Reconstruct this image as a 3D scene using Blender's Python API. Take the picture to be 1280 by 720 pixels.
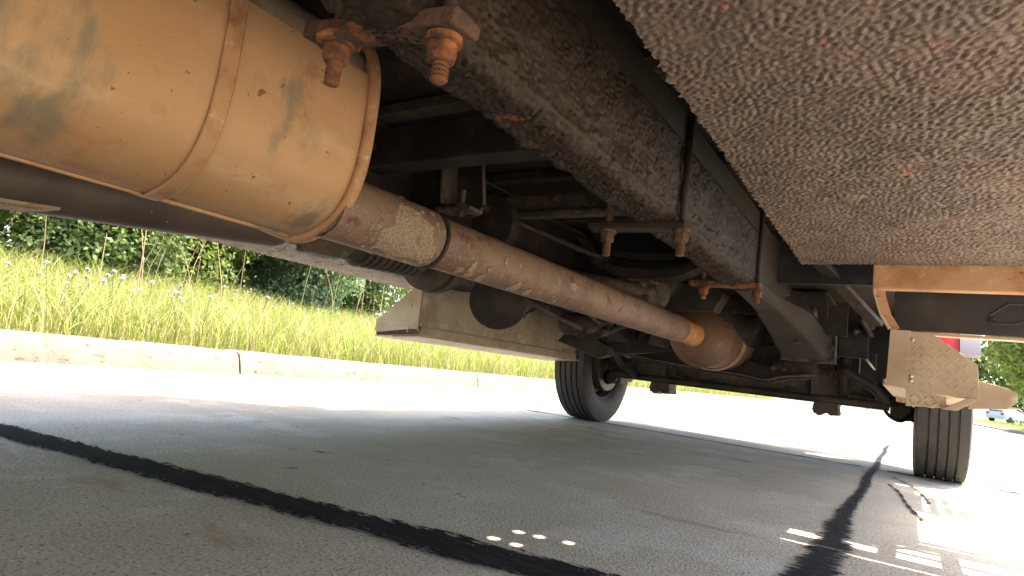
import bpy, bmesh, math, random
import numpy as np
from mathutils import Vector, Matrix
from mathutils.geometry import delaunay_2d_cdt

scene = bpy.context.scene
for o in list(bpy.data.objects):
    bpy.data.objects.remove(o)
COL = scene.collection
R = math.radians
rng = random.Random(7)
nr = np.random.default_rng(11)

# ---------------------------------------------------------------- camera
# world: x = right of the truck, y = forward along the truck, z = up
FPX, V1, TILT, CAMH = 760.0, (1135.0, 515.0), 0.1226, 0.32
Fv = Vector((V1[0]-640, V1[1]-360, FPX)).normalized()
Pv = Vector((V1[0]-640-1000, V1[1]-360-1000*TILT, FPX))
Uv = Fv.cross(Pv).normalized()
if Uv.y > 0: Uv = -Uv
Rv = Fv.cross(Uv)
if Rv.x < 0: Rv = -Rv
cam_d = bpy.data.cameras.new('camera')
cam = bpy.data.objects.new('camera', cam_d); COL.objects.link(cam)
cx = Vector((Rv.x, Fv.x, Uv.x)); cy = -Vector((Rv.y, Fv.y, Uv.y)); cz = -Vector((Rv.z, Fv.z, Uv.z))
m = Matrix((cx, cy, cz)).transposed().to_4x4(); m.translation = (0, 0, CAMH)
cam.matrix_world = m
cam_d.sensor_width = 36.0; cam_d.lens = FPX/1280*36.0
cam_d.clip_start = 0.02; cam_d.clip_end = 600
scene.camera = cam

# ---------------------------------------------------------------- light
SX, SY = 0.35, 0.42                       # horizontal run of a sun ray per metre of height
el = math.atan(1/math.hypot(SX, SY)); az = math.atan2(SX, SY)
world = bpy.data.worlds.new('World'); scene.world = world; world.use_nodes = True
wn = world.node_tree.nodes; wl = world.node_tree.links
bg = wn['Background']; sky = wn.new('ShaderNodeTexSky'); sky.sky_type = 'NISHITA'
sky.sun_disc = False; sky.sun_elevation = el; sky.sun_rotation = az
sky.air_density = 1.0; sky.dust_density = 3.0
wl.new(sky.outputs[0], bg.inputs[0]); bg.inputs[1].default_value = 0.15
sun_d = bpy.data.lights.new('sun', 'SUN'); sun_d.energy = 3.5; sun_d.angle = R(0.5); sun_d.color = (1.0, 0.89, 0.74)
sun = bpy.data.objects.new('sun', sun_d); COL.objects.link(sun)
sun.rotation_euler = Vector((SX, SY, 1)).to_track_quat('Z', 'Y').to_euler()
scene.view_settings.view_transform = 'Standard'; scene.view_settings.look = 'None'
scene.view_settings.gamma = 1.0; scene.view_settings.use_curve_mapping = False
scene.view_settings.exposure = 2.7
scene.render.engine = 'CYCLES'
scene.cycles.max_bounces = 8; scene.cycles.diffuse_bounces = 5

# ---------------------------------------------------------------- materials
MATS = {}
def mat(name, col, rough=0.8, metal=0.0, layers=(), bumps=(), spec=0.4, transl=0.0, attr=None, alpha=None):
    """layers: (colour, noise scale, lo, hi, detail, (sx,sy,sz)); bumps: (scale, strength, distance, kind)"""
    if name in MATS: return MATS[name]
    mt = bpy.data.materials.new(name); mt.use_nodes = True
    n = mt.node_tree.nodes; l = mt.node_tree.links
    bs = n['Principled BSDF']; out = n['Material Output']
    bs.inputs['Roughness'].default_value = rough; bs.inputs['Metallic'].default_value = metal
    bs.inputs['Specular IOR Level'].default_value = spec
    tc = n.new('ShaderNodeTexCoord')
    if attr:
        a = n.new('ShaderNodeAttribute'); a.attribute_name = attr; cur = a.outputs['Color']
    else:
        rgb = n.new('ShaderNodeRGB'); rgb.outputs[0].default_value = (*col, 1); cur = rgb.outputs[0]
    for i, L in enumerate(layers):
        c2, sc, lo, hi, det = L[:5]
        nz = n.new('ShaderNodeTexNoise'); nz.inputs['Scale'].default_value = sc; nz.inputs['Detail'].default_value = det
        nz.inputs['Roughness'].default_value = 0.62
        mp = n.new('ShaderNodeMapping'); l.new(tc.outputs['Object'], mp.inputs[0])
        mp.inputs['Location'].default_value = (3.7*i, 1.3*i, 2.1*i)
        if len(L) > 5: mp.inputs['Scale'].default_value = L[5]
        l.new(mp.outputs[0], nz.inputs['Vector'])
        mr = n.new('ShaderNodeMapRange'); mr.interpolation_type = 'SMOOTHSTEP'
        mr.inputs[1].default_value = lo; mr.inputs[2].default_value = hi
        l.new(nz.outputs[0], mr.inputs[0])
        mx = n.new('ShaderNodeMix'); mx.data_type = 'RGBA'
        l.new(mr.outputs[0], mx.inputs[0]); l.new(cur, mx.inputs[6]); mx.inputs[7].default_value = (*c2, 1)
        cur = mx.outputs[2]
    l.new(cur, bs.inputs['Base Color'])
    prev = None
    for (sc, st, di, kind) in bumps:
        if kind == 'v':
            t = n.new('ShaderNodeTexVoronoi'); t.inputs['Scale'].default_value = sc; o = t.outputs['Distance']
        else:
            t = n.new('ShaderNodeTexNoise'); t.inputs['Scale'].default_value = sc; t.inputs['Detail'].default_value = 4; o = t.outputs[0]
        l.new(tc.outputs['Object'], t.inputs['Vector'])
        b = n.new('ShaderNodeBump'); b.inputs['Strength'].default_value = st; b.inputs['Distance'].default_value = di
        l.new(o, b.inputs['Height'])
        if prev: l.new(prev, b.inputs['Normal'])
        prev = b.outputs[0]
    if prev: l.new(prev, bs.inputs['Normal'])
    if transl:
        tr = n.new('ShaderNodeBsdfTranslucent'); l.new(cur, tr.inputs[0])
        ms = n.new('ShaderNodeMixShader'); ms.inputs[0].default_value = transl
        l.new(bs.outputs[0], ms.inputs[1]); l.new(tr.outputs[0], ms.inputs[2]); l.new(ms.outputs[0], out.inputs[0])
    if alpha:                                   # (scale, lo, hi, stretch): brushed-on stuff with gaps
        sc, lo, hi, stretch, amp = alpha
        nz = n.new('ShaderNodeTexNoise'); nz.inputs['Scale'].default_value = sc; nz.inputs['Detail'].default_value = 6
        nz.inputs['Roughness'].default_value = 0.7
        mp = n.new('ShaderNodeMapping'); mp.inputs['Scale'].default_value = stretch; l.new(tc.outputs['Object'], mp.inputs[0])
        l.new(mp.outputs[0], nz.inputs['Vector'])
        av = n.new('ShaderNodeAttribute'); av.attribute_name = 'cover'
        am = n.new('ShaderNodeMath'); am.operation = 'MULTIPLY_ADD'; am.inputs[1].default_value = amp; am.inputs[2].default_value = .5-.5*amp; l.new(nz.outputs[0], am.inputs[0])
        ad = n.new('ShaderNodeMath'); ad.operation = 'ADD'; l.new(am.outputs[0], ad.inputs[0]); l.new(av.outputs['Fac'], ad.inputs[1])
        mr = n.new('ShaderNodeMapRange'); mr.inputs[1].default_value = lo; mr.inputs[2].default_value = hi
        l.new(ad.outputs[0], mr.inputs[0]); l.new(mr.outputs[0], bs.inputs['Alpha'])
    MATS[name] = mt
    return mt

M_CONC = mat('concrete', (0.50, 0.435, 0.335), 0.9, layers=[
    ((0.42, 0.355, 0.255), 1.1, 0.40, 0.62, 6), ((0.55, 0.49, 0.39), 5.0, 0.5, 0.66, 5), ((0.17, 0.142, 0.11), 150, 0.53, 0.67, 3),
    ((0.68, 0.62, 0.52), 170, 0.56, 0.70, 3), ((0.33, 0.22, 0.145), 1.3, 0.60, 0.70, 8, (1, 2.5, 1)), ((0.11, 0.095, 0.08), 9, 0.68, 0.74, 4)],
    bumps=[(170, 0.8, 0.005, 'n'), (28, 0.15, 0.006, 'n')])
M_KERB = mat('kerb_concrete', (0.185, 0.158, 0.122), 0.92, layers=[
    ((0.145, 0.112, 0.082), 2.4, 0.45, 0.65, 6), ((0.21, 0.175, 0.13), 9, 0.5, 0.68, 5), ((0.075, 0.055, 0.04), 14, 0.57, 0.68, 8, (1, 1, 2))],
    bumps=[(90, 0.6, 0.01, 'n')])
M_TAR = mat('tar', (0.014, 0.014, 0.0145), 0.95, spec=.12, layers=[((0.05, 0.048, 0.045), 40, 0.5, 0.8, 4, (1, 6, 1))],
    bumps=[(120, 0.5, 0.003, 'n')], alpha=(14, 0.50, 0.56, (1, 6, 1), 2.6))
M_TAR2 = mat('tar_brushed', (0.014, 0.014, 0.0145), 0.95, spec=.12, layers=[((.03, .028, .026), 8, .5, .62, 5, (1, 8, 1))], bumps=[(120, 0.5, 0.003, 'n')], alpha=(22, 0.50, 0.58, (1, 3.5, 1), 1.9))
M_SOIL = mat('soil', (0.10, 0.085, 0.05), 0.95, layers=[((0.16, 0.17, 0.05), 6, 0.4, 0.7, 5)])
M_LAWN = mat('lawn', (0.10, 0.15, 0.03), 0.95, layers=[((0.16, 0.20, 0.05), 3, 0.4, 0.7, 5)])
M_UNDER = mat('undercoat_red', (0.088, 0.062, 0.047), 0.55, layers=[
    ((0.068, 0.050, 0.039), 5, 0.42, 0.6, 4), ((0.125, 0.088, 0.067), 110, 0.52, 0.66, 3), ((0.24, 0.070, 0.048), 20, 0.65, 0.71, 6),
    ((0.022, 0.017, 0.014), 13, 0.67, 0.71, 4), ((0.110, 0.072, 0.054), 1.6, .52, .68, 3)], bumps=[(420, 0.35, 0.002, 'n')], spec=0.5)
M_UNDER_SHADED = mat('undercoat_shaded', (0.060, 0.038, 0.029), 0.6, layers=[((0.035, 0.024, 0.019), 8, .42, .6, 5), ((.10, .06, .045), 60, .54, .68, 3)], bumps=[(200, .4, .003, 'n')])  # same undercoat in a darker copy, shade put into the colour against strong bounce
M_RAIL = mat('undercoat_black', (0.026, 0.0178, 0.012), 0.62, layers=[
    ((0.021, 0.0145, 0.010), 4, 0.42, 0.6, 4), ((0.034, 0.024, 0.016), 100, 0.54, 0.7, 3), ((0.12, 0.035, 0.022), 16, 0.68, 0.71, 4)],
    bumps=[(380, 0.35, 0.002, 'n')], spec=0.22)
M_CHASSIS = mat('chassis_black', (0.022, 0.018, 0.0155), 0.62, layers=[
    ((0.045, 0.036, 0.028), 7, 0.48, 0.68, 6), ((0.07, 0.036, 0.02), 22, 0.58, 0.70, 6), ((0.018, 0.016, 0.015), 3, 0.55, 0.75, 3)],
    bumps=[(160, 0.3, 0.002, 'n')], spec=.2)
M_DUST = mat('dusty_steel', (0.070, 0.055, 0.042), 0.75, layers=[
    ((0.036, 0.029, 0.023), 8, 0.42, 0.62, 6), ((0.115, 0.092, 0.068), 40, 0.53, 0.68, 5), ((0.13, 0.055, 0.025), 18, 0.58, 0.70, 6)],
    bumps=[(200, 0.35, 0.002, 'n')])
M_MUFF = mat('tan_muffler_skin', (0.40, 0.240, 0.124), 0.6, metal=0.15, layers=[
    ((0.375, 0.215, 0.10), 2.6, 0.44, 0.64, 5), ((0.44, 0.29, 0.165), 12, 0.5, 0.66, 6, (1, .25, 1)), ((0.33, 0.155, 0.07), 8, 0.56, 0.68, 9),
    ((0.20, 0.155, 0.10), 3.4, 0.555, 0.66, 8, (1, 1.6, .8)), ((0.17, 0.075, 0.045), 60, 0.66, 0.70, 5)], bumps=[(120, 0.12, 0.003, 'n'), (5, .2, .012, 'n')])
M_MUFF_RIM = mat('rusty_tan_rim', (0.38, 0.215, 0.11), 0.65, metal=0.2, layers=[
    ((0.24, 0.10, 0.05), 18, 0.45, 0.7, 6), ((0.50, 0.36, 0.22), 40, 0.58, 0.75, 4)], bumps=[(140, 0.4, 0.002, 'n')])
M_MUFF_DARK = mat('grey_muffler_shell', (0.24, 0.185, 0.14), 0.8, layers=[
    ((0.16, 0.11, 0.08), 12, 0.4, 0.7, 5), ((0.32, 0.26, 0.2), 120, 0.55, 0.75, 3)], bumps=[(200, 0.5, 0.003, 'n')])
M_RUST = mat('flaky_rust', (0.150, 0.058, 0.025), 0.9, layers=[
    ((0.055, 0.026, 0.016), 30, 0.44, 0.60, 6), ((0.27, 0.11, 0.036), 34, 0.54, 0.68, 5), ((0.035, 0.024, 0.018), 70, 0.58, 0.68, 4)],
    bumps=[(110, 0.8, 0.006, 'n'), (340, .5, .002, 'n')])
M_RUST_DARK = mat('dark_rust', (0.085, 0.045, 0.026), 0.9, layers=[
    ((0.045, 0.030, 0.022), 20, 0.42, 0.66, 6), ((0.23, 0.09, 0.035), 28, 0.58, 0.74, 5)], bumps=[(110, 0.9, 0.006, 'n')])
M_RUST_BRIGHT = mat('orange_rust', (0.42, 0.19, 0.07), 0.8, metal=0.1, layers=[((0.56, 0.32, 0.15), 20, 0.5, 0.75, 4), ((0.28, 0.10, 0.04), 30, 0.58, 0.75, 5)],
    bumps=[(150, 0.4, 0.003, 'n')])
M_PIPE = mat('brown_exhaust_pipe', (0.175, 0.110, 0.075), 0.66, metal=0.12, layers=[
    ((0.125, 0.075, 0.052), 9, 0.42, 0.62, 5), ((0.24, 0.160, 0.115), 220, 0.52, 0.68, 2), ((0.36, 0.27, 0.18), 40, 0.66, 0.69, 4),
    ((0.085, 0.042, 0.025), 16, 0.58, 0.68, 5)], bumps=[(420, 0.25, 0.0015, 'n'), (8, .12, .006, 'n')])
M_MUD = mat('dried_pale_mud', (0.31, 0.24, 0.165), 0.95, layers=[((0.20, 0.14, 0.10), 190, 0.47, 0.62, 3), ((0.15, 0.10, 0.075), 20, 0.55, 0.75, 4)],
    bumps=[(220, 1.0, 0.006, 'n')])
M_CAT = mat('rusty_resonator', (0.125, 0.073, 0.048), 0.7, metal=0.15, layers=[
    ((0.11, 0.062, 0.042), 10, 0.42, 0.7, 5), ((0.24, 0.14, 0.09), 200, 0.52, 0.75, 2), ((0.28, 0.12, 0.05), 9, 0.6, 0.75, 5)], bumps=[(300, 0.35, 0.002, 'n')])
M_ALU = mat('dirty_aluminium_plate', (0.36, 0.28, 0.19), 0.5, metal=0.35, layers=[
    ((0.27, 0.19, 0.12), 7, 0.4, 0.7, 5), ((0.44, 0.37, 0.28), 20, 0.55, 0.8, 4), ((0.20, 0.13, 0.08), 16, 0.68, 0.8, 5)], bumps=[(160, 0.15, 0.002, 'n')])
M_ALU_DIRTY = mat('grimy_aluminium', (0.37, 0.31, 0.23), 0.6, metal=0.25, layers=[
    ((0.28, 0.22, 0.155), 6, 0.42, 0.64, 5), ((0.45, 0.39, 0.30), 24, 0.54, 0.68, 4), ((0.12, 0.09, 0.07), 5, 0.58, 0.68, 6)], bumps=[(160, 0.2, 0.002, 'n')])
M_CHAN = mat('rusty_tan_channel', (0.36, 0.215, 0.12), 0.75, layers=[
    ((0.26, 0.12, 0.055), 10, 0.42, 0.68, 6), ((0.46, 0.34, 0.24), 30, 0.55, 0.8, 4), ((0.14, 0.07, 0.04), 40, 0.64, 0.78, 4)], bumps=[(160, 0.4, 0.003, 'n')])
M_BLACK = mat('black_paint', (0.010, 0.0095, 0.009), 0.55, layers=[((0.035, 0.03, 0.025), 9, 0.5, 0.75, 6), ((0.012, 0.012, 0.012), 4, 0.5, 0.7, 3)], bumps=[(120, 0.15, 0.002, 'n')])
M_SHAFT = mat('driveshaft_paint', (0.082, 0.062, 0.050), 0.55, layers=[((0.055, 0.042, 0.035), 8, 0.4, 0.7, 5), ((0.35, 0.29, 0.22), 55, 0.735, 0.76, 2)], bumps=[(200, 0.15, 0.002, 'n')])
M_RUBBER = mat('tyre_rubber', (0.030, 0.029, 0.028), 0.78, layers=[((0.060, 0.053, 0.045), 12, 0.45, 0.75, 5), ((0.10, 0.085, 0.065), 60, 0.62, 0.8, 4)], bumps=[(240, 0.3, 0.002, 'n')])
M_RUBBER2 = mat('rubber_boot', (0.050, 0.044, 0.036), 0.7, layers=[((0.085, 0.066, 0.045), 16, 0.48, 0.66, 5)], spec=.2)
M_RIM = mat('rusty_wheel_steel', (0.070, 0.058, 0.05), 0.6, metal=0.3, layers=[((0.15, 0.075, 0.04), 14, 0.5, 0.72, 5)], bumps=[(160, 0.3, 0.002, 'n')])
M_SHINE = mat('worn_bright_steel', (0.45, 0.42, 0.38), 0.4, metal=0.8)
M_RED = mat('red_truck_paint', (0.52, 0.022, 0.022), 0.3, spec=0.5)
M_GREY = mat('grey_flare_plastic', (0.22, 0.22, 0.23), 0.5)
M_LABEL = mat('brown_sticker', (0.42, 0.30, 0.20), 0.6, layers=[((0.30, 0.20, 0.13), 40, 0.45, 0.7, 4)])
M_INK = mat('sticker_ink', (0.05, 0.03, 0.02), 0.7)
M_BARK = mat('bark', (0.10, 0.08, 0.06), 0.95, layers=[((0.05, 0.04, 0.03), 20, 0.4, 0.7, 5, (1, 1, .2))], bumps=[(40, 0.8, 0.02, 'n')])
M_LEAF = mat('leaf', (0.07, 0.12, 0.03), 0.55, attr='tint', transl=0.6)
M_GRASS = mat('grass_blade', (0.16, 0.21, 0.04), 0.6, attr='tint', transl=0.45)
M_PETAL = mat('lavender_petal', (0.46, 0.44, 0.54), 0.7, transl=0.3)
M_STEM = mat('flower_stem', (0.10, 0.14, 0.04), 0.8)
M_CARBLUE = mat('pale_blue_car_paint', (0.36, 0.42, 0.48), 0.3)
M_GLASS = mat('dark_glass', (0.03, 0.035, 0.04), 0.1)
M_LAMP = mat('tail_lamp_red', (0.35, 0.02, 0.02), 0.25)

# ---------------------------------------------------------------- mesh helpers
def tag(o, label=None, cat=None, group=None, kind=None):
    if label: o['label'] = label
    if cat: o['category'] = cat
    if group: o['group'] = group
    if kind: o['kind'] = kind
    return o

def link(name, me, material, parent=None, smooth=False):
    o = bpy.data.objects.new(name, me); COL.objects.link(o)
    if material is not None and not me.materials: me.materials.append(material)
    if smooth:
        me.polygons.foreach_set('use_smooth', [True]*len(me.polygons)); me.update()
    if parent is not None:
        o.parent = parent
        o.matrix_parent_inverse = Matrix.Translation(parent.location).inverted() if parent.parent is None else Matrix.Identity(4)
    return o

def empty(name, loc=(0, 0, 0)):
    o = bpy.data.objects.new(name, None); o.location = loc; o.empty_display_size = 0.1
    COL.objects.link(o); return o

def frame_of(d):
    d = Vector(d).normalized()
    a = Vector((0, 0, 1)) if abs(d.z) < 0.9 else Vector((1, 0, 0))
    u = d.cross(a).normalized(); v = d.cross(u).normalized()
    return d, u, v

class MB:
    def __init__(s): s.v = []; s.f = []
    def add(s, vs, fs):
        b = len(s.v); s.v += [tuple(p) for p in vs]; s.f += [tuple(i+b for i in f) for f in fs]; return s
    def box(s, x0, x1, y0, y1, z0, z1):
        return s.add([(x0,y0,z0),(x1,y0,z0),(x1,y1,z0),(x0,y1,z0),(x0,y0,z1),(x1,y0,z1),(x1,y1,z1),(x0,y1,z1)],
                     [(0,3,2,1),(4,5,6,7),(0,1,5,4),(1,2,6,5),(2,3,7,6),(3,0,4,7)])
    def bar(s, p0, p1, w, h, up=(0,0,1)):
        """rectangular bar from p0 to p1, w across, h along up"""
        p0, p1 = Vector(p0), Vector(p1); d = (p1-p0).normalized(); u = d.cross(Vector(up)).normalized(); v = u.cross(d)
        c = [(-1,-1),(1,-1),(1,1),(-1,1)]
        vs = [p + u*a*w/2 + v*b*h/2 for p in (p0, p1) for a, b in c]
        return s.add(vs, [(0,1,2,3)[::-1],(4,5,6,7)] + [(i,(i+1)%4,4+(i+1)%4,4+i) for i in range(4)])
    def prism(s, poly, axis, a0, a1):
        """poly of 2-D points extruded along an axis ('x': (y,z), 'y': (x,z), 'z': (x,y))"""
        n = len(poly)
        def P(p, a): return {'x': (a, p[0], p[1]), 'y': (p[0], a, p[1]), 'z': (p[0], p[1], a)}[axis]
        vs = [P(p, a0) for p in poly] + [P(p, a1) for p in poly]
        return s.add(vs, [tuple(range(n)), tuple(range(2*n-1, n-1, -1))] + [(i, i+n, (i+1)%n+n, (i+1)%n) for i in range(n)])
    def rings(s, rings, close=True, cap=True):
        n = len(rings[0]); base = len(s.v)
        for r in rings: s.v += [tuple(p) for p in r]
        for k in range(len(rings)-1):
            for i in range(n if close else n-1):
                j = (i+1) % n
                s.f.append((base+k*n+i, base+k*n+j, base+(k+1)*n+j, base+(k+1)*n+i))
        if cap:
            s.f.append(tuple(base+i for i in range(n))[::-1]); b2 = base+(len(rings)-1)*n
            s.f.append(tuple(b2+i for i in range(n)))
        return s
    def lathe(s, p0, d, prof, n=24, cap=True, phase=0.0):
        """prof: (distance along d, radius)"""
        d, u, v = frame_of(d); p0 = Vector(p0)
        rs = [[p0 + d*t + (u*math.cos(2*math.pi*i/n+phase) + v*math.sin(2*math.pi*i/n+phase))*r for i in range(n)] for t, r in prof]
        return s.rings(rs, True, cap)
    def cyl(s, p0, p1, r0, r1=None, n=16, phase=0.0):
        L = (Vector(p1)-Vector(p0)).length
        return s.lathe(p0, Vector(p1)-Vector(p0), [(0, r0), (L, r0 if r1 is None else r1)], n, True, phase)
    def tube(s, path, r, n=10):
        path = [Vector(p) for p in path]; rs = []
        for k, p in enumerate(path):
            a = path[max(k-1, 0)]; b = path[min(k+1, len(path)-1)]
            d, u, v = frame_of(b-a)
            rr = r[k] if isinstance(r, (list, tuple)) else r
            rs.append([p + (u*math.cos(2*math.pi*i/n) + v*math.sin(2*math.pi*i/n))*rr for i in range(n)])
        return s.rings(rs)
    def build(s, name, material, parent=None, smooth=False, bevel=0.0, seg=2, auto=None):
        me = bpy.data.meshes.new(name); me.from_pydata(s.v, [], s.f); me.update()
        bm = bmesh.new(); bm.from_mesh(me); bmesh.ops.recalc_face_normals(bm, faces=bm.faces); bm.to_mesh(me); bm.free()
        o = link(name, me, material, parent, smooth)
        if bevel:
            b = o.modifiers.new('bevel', 'BEVEL'); b.width = bevel; b.segments = seg; b.limit_method = 'ANGLE'; b.angle_limit = R(35)
        if auto is not None:
            me.polygons.foreach_set('use_smooth', [True]*len(me.polygons))
            me.set_sharp_from_angle(angle=R(auto))
        return o

def bez(pts, n=24):
    """Catmull-Rom through points"""
    P = [Vector(p) for p in pts]; P = [P[0]*2-P[1]] + P + [P[-1]*2-P[-2]]; out = []
    segs = len(P)-3
    for k in range(segs):
        a, b, c, d = P[k:k+4]
        for i in range(n//segs + (1 if k == segs-1 else 0)):
            t = i/(n//segs)
            out.append(0.5*((2*b) + (c-a)*t + (2*a-5*b+4*c-d)*t*t + (3*b-a-3*c+d)*t**3))
    return out

def noise2(nx, ny, dx, lmin, lmax, seed, power=0.0):
    """band-limited noise field, wavelengths lmin..lmax metres, unit variance"""
    g = np.random.default_rng(seed).standard_normal((nx, ny))
    fx = np.fft.fftfreq(nx, dx)[:, None]; fy = np.fft.rfftfreq(ny, dx)[None, :]
    f = np.sqrt(fx*fx+fy*fy)+1e-9
    w = np.exp(-(np.log(f*math.sqrt(lmin*lmax))**2)/(2*(0.5*math.log(lmax/lmin))**2)) * f**power
    h = np.fft.irfft2(np.fft.rfft2(g)*w, s=(nx, ny)); return h/h.std()

def grid_mesh(name, P, material, parent=None, smooth=True):
    """P: (nu,nv,3) array"""
    nu, nv = P.shape[:2]
    idx = np.arange(nu*nv).reshape(nu, nv)
    q = np.stack([idx[:-1,:-1], idx[1:,:-1], idx[1:,1:], idx[:-1,1:]], -1).reshape(-1, 4)
    me = bpy.data.meshes.new(name)
    me.vertices.add(nu*nv); me.vertices.foreach_set('co', P.reshape(-1).astype(np.float32))
    me.loops.add(q.size); me.loops.foreach_set('vertex_index', q.reshape(-1).astype(np.int32))
    me.polygons.add(len(q)); me.polygons.foreach_set('loop_start', np.arange(0, q.size, 4, dtype=np.int32))
    me.update(calc_edges=True); me.validate()
    return link(name, me, material, parent, smooth)

def inside(poly, x, y):
    c = False; n = len(poly)
    for i in range(n):
        x1, y1 = poly[i]; x2, y2 = poly[(i+1) % n]
        if (y1 > y) != (y2 > y) and x < (x2-x1)*(y-y1)/(y2-y1)+x1: c = not c
    return c

def lugs(mb, O, u, v, nrm, poly, step=0.03, ln=0.026, w=0.0065, h=0.0022):
    """raised lozenges of tread plate on plane O + a*u + b*v inside poly (in a,b)"""
    O, u, v, nrm = Vector(O), Vector(u).normalized(), Vector(v).normalized(), Vector(nrm).normalized()
    A = [p[0] for p in poly]; Bv = [p[1] for p in poly]; i = 0; a = min(A)+step*0.5
    while a < max(A):
        b = min(Bv)+step*0.5; j = 0
        while b < max(Bv):
            if inside(poly, a, b):
                s = 1 if (i+j) % 2 else -1
                d = (u+v*s).normalized(); e = d.cross(nrm)
                p = O+u*a+v*b
                vs = [p-d*ln/2, p+e*w/2, p+d*ln/2, p-e*w/2, p-d*ln*0.22+nrm*h, p+d*ln*0.22+nrm*h]
                mb.add(vs, [(0,1,4),(1,5,4),(1,2,5),(2,3,5),(3,4,5),(3,0,4)])
            b += step; j += 1
        a += step; i += 1

# ================================================================= SETTING
GAP = 0.012
def slab_mesh(poly, z1=0.0, z0=-0.06):
    mb = MB(); mb.prism(poly, 'z', z0, z1); return mb
road = MB().box(-4.3, 3.9, -10, 90, -0.09, -0.065).build('road', M_SOIL); tag(road, kind='structure')
# the slanted sealed joint near the camera, then transverse joints every three metres
def jy(x): return 0.987 + 0.197*(x+0.05) if x < -0.14 else 0.969
jx = -0.14
rows = [(3.85, 6.85), (6.85, 9.85), (9.85, 12.85), (12.85, 15.85), (15.85, 18.85), (18.85, 24.85), (24.85, 30.85), (30.85, 45), (45, 90)]
g = GAP/2
polys = []
for (xa, xb) in ((-3.45, jx), (jx, 3.6)):
    xa2, xb2 = xa+g, xb-g
    ya, yb = (jy(xa), jy(xb)) if xb <= jx else (0.969, 0.969)
    polys.append([(xa2, -10), (xb2, -10), (xb2, yb-g), (xa2, ya-g)])
    polys.append([(xa2, ya+g), (xb2, yb+g), (xb2, 3.85-g), (xa2, 3.85-g)])
    for (a, b) in rows: polys.append([(xa2, a+g), (xb2, a+g), (xb2, b-g), (xa2, b-g)])
for p in polys: slab_mesh(p).build('slab', M_CONC, road)
for (a, b) in [(-10, 0.4), (0.4, 3.4), (3.4, 6.4), (6.4, 9.4), (9.4, 12.4), (12.4, 15.4), (15.4, 21.4), (21.4, 30), (30, 90)]:
    slab_mesh([(-4.16, a+g), (-3.45-g, a+g), (-3.45-g, b-g), (-4.16, b-g)]).build('gutter_slab', M_CONC, road)

# brushed tar over the joints
def tar_strip(name, path, halfw, material, seed):
    rr = random.Random(seed); nseg = len(path); cols = 9; V = []; cov = []
    for k, (x, y) in enumerate(path):
        a = path[max(k-1, 0)]; b = path[min(k+1, nseg-1)]
        d = Vector((b[0]-a[0], b[1]-a[1], 0)).normalized(); nn = Vector((-d.y, d.x, 0))
        w = halfw(k/(nseg-1))
        for c in range(cols):
            t = c/(cols-1)*2-1
            p = Vector((x, y, 0.004)) + nn*w*t*1.25
            V.append(p); cov.append((0.46 if material is M_TAR2 else .30) - 0.75*abs(t)**2.0)
    F = [(k*cols+c, k*cols+c+1, (k+1)*cols+c+1, (k+1)*cols+c) for k in range(nseg-1) for c in range(cols-1)]
    me = bpy.data.meshes.new(name); me.from_pydata([tuple(v) for v in V], [], F); me.update()
    at = me.attributes.new('cover', 'FLOAT', 'POINT'); at.data.foreach_set('value', cov)
    return link(name, me, material, road)
tl = [(-3.4+2.0*0, 0)]
path = []
for i in range(140):
    x = -3.3 + 3.15*i/139
    path.append((x, jy(x) + 0.002*math.sin(x*7) + 0.0015*math.sin(x*23)))
tar_strip('tar_seal', path, lambda t: 0.047+0.012*t+0.004*math.sin(t*31)+0.003*math.sin(t*77), M_TAR2, 3)
path = [(jx+0.005*math.sin(y*5), y) for y in np.linspace(0.97, 6.6, 160)]
tar_strip('tar_seal', path, lambda t: (0.056-0.13*t if t < .25 else 0.022)*(1+.15*math.sin(t*90)*math.sin(t*41)), M_TAR, 5)
for ja, hw_, mm in ((3.85, .026, M_TAR), (6.85, .02, M_TAR)):
    for xa_, xb_ in ((-3.4, -.2), (-.08, 3.5)):
        tar_strip('joint_seal', [(x, ja+.004*math.sin(x*9)) for x in np.linspace(xa_, xb_, 80)], lambda t: hw_*(1+.25*math.sin(t*57)), mm, 4)
tar_strip('joint_seal', [(-3.45, y) for y in np.linspace(0, 16, 80)], lambda t: .012, M_TAR, 4)
# short sealed cracks beside the wheel
for pts in ([(-0.06, 3.2), (-0.02, 2.95), (0.0, 2.7), (0.02, 2.5), (0.05, 2.3)], [(-0.05, 3.55), (0.02, 3.3), (0.06, 3.0), (0.075, 2.75)]):
    pp = bez([(x, y, 0) for x, y in pts], 40)
    tar_strip('crack_seal', [(p.x, p.y) for p in pp], lambda t: 0.006+0.003*math.sin(t*40), M_TAR, 8)

# kerb on the left: pieces with joints
kerb = MB().box(-4.40, -4.20, -10, 90, -0.08, 0.02).build('kerb', M_KERB); tag(kerb, kind='structure')
kp = [(-4.10, -0.05), (-4.10, 0.0), (-4.135, 0.10), (-4.155, 0.138), (-4.19, 0.155), (-4.40, 0.160), (-4.42, 0.15), (-4.42, -0.05)]
ky = [-10, -4.0, -0.2, 2.72, 5.72, 8.72, 11.7, 14.7, 17.7, 23.7, 30, 45, 90]
for a, b in zip(ky[:-1], ky[1:]):
    n = max(2, int((b-a)/0.12)) if b < 20 else 3; mb = MB(); ring = []
    for k in range(n+1):
        y = a+0.008+(b-a-0.016)*k/n; j = 0.004
        ring.append([(x+rng.uniform(-j, j)*(z > .01), y, z+rng.uniform(-j, j)*(z > .05)) for x, z in kp])
    mb.rings(ring).build('kerb_stone', M_KERB, kerb, auto=50)
kerb2 = MB().prism([(3.66, -.06), (3.66, .07), (3.70, .11), (3.86, .12), (3.86, -.06)], 'y', -10, 90).build('kerb_far', M_KERB); tag(kerb2, kind='structure')

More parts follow.
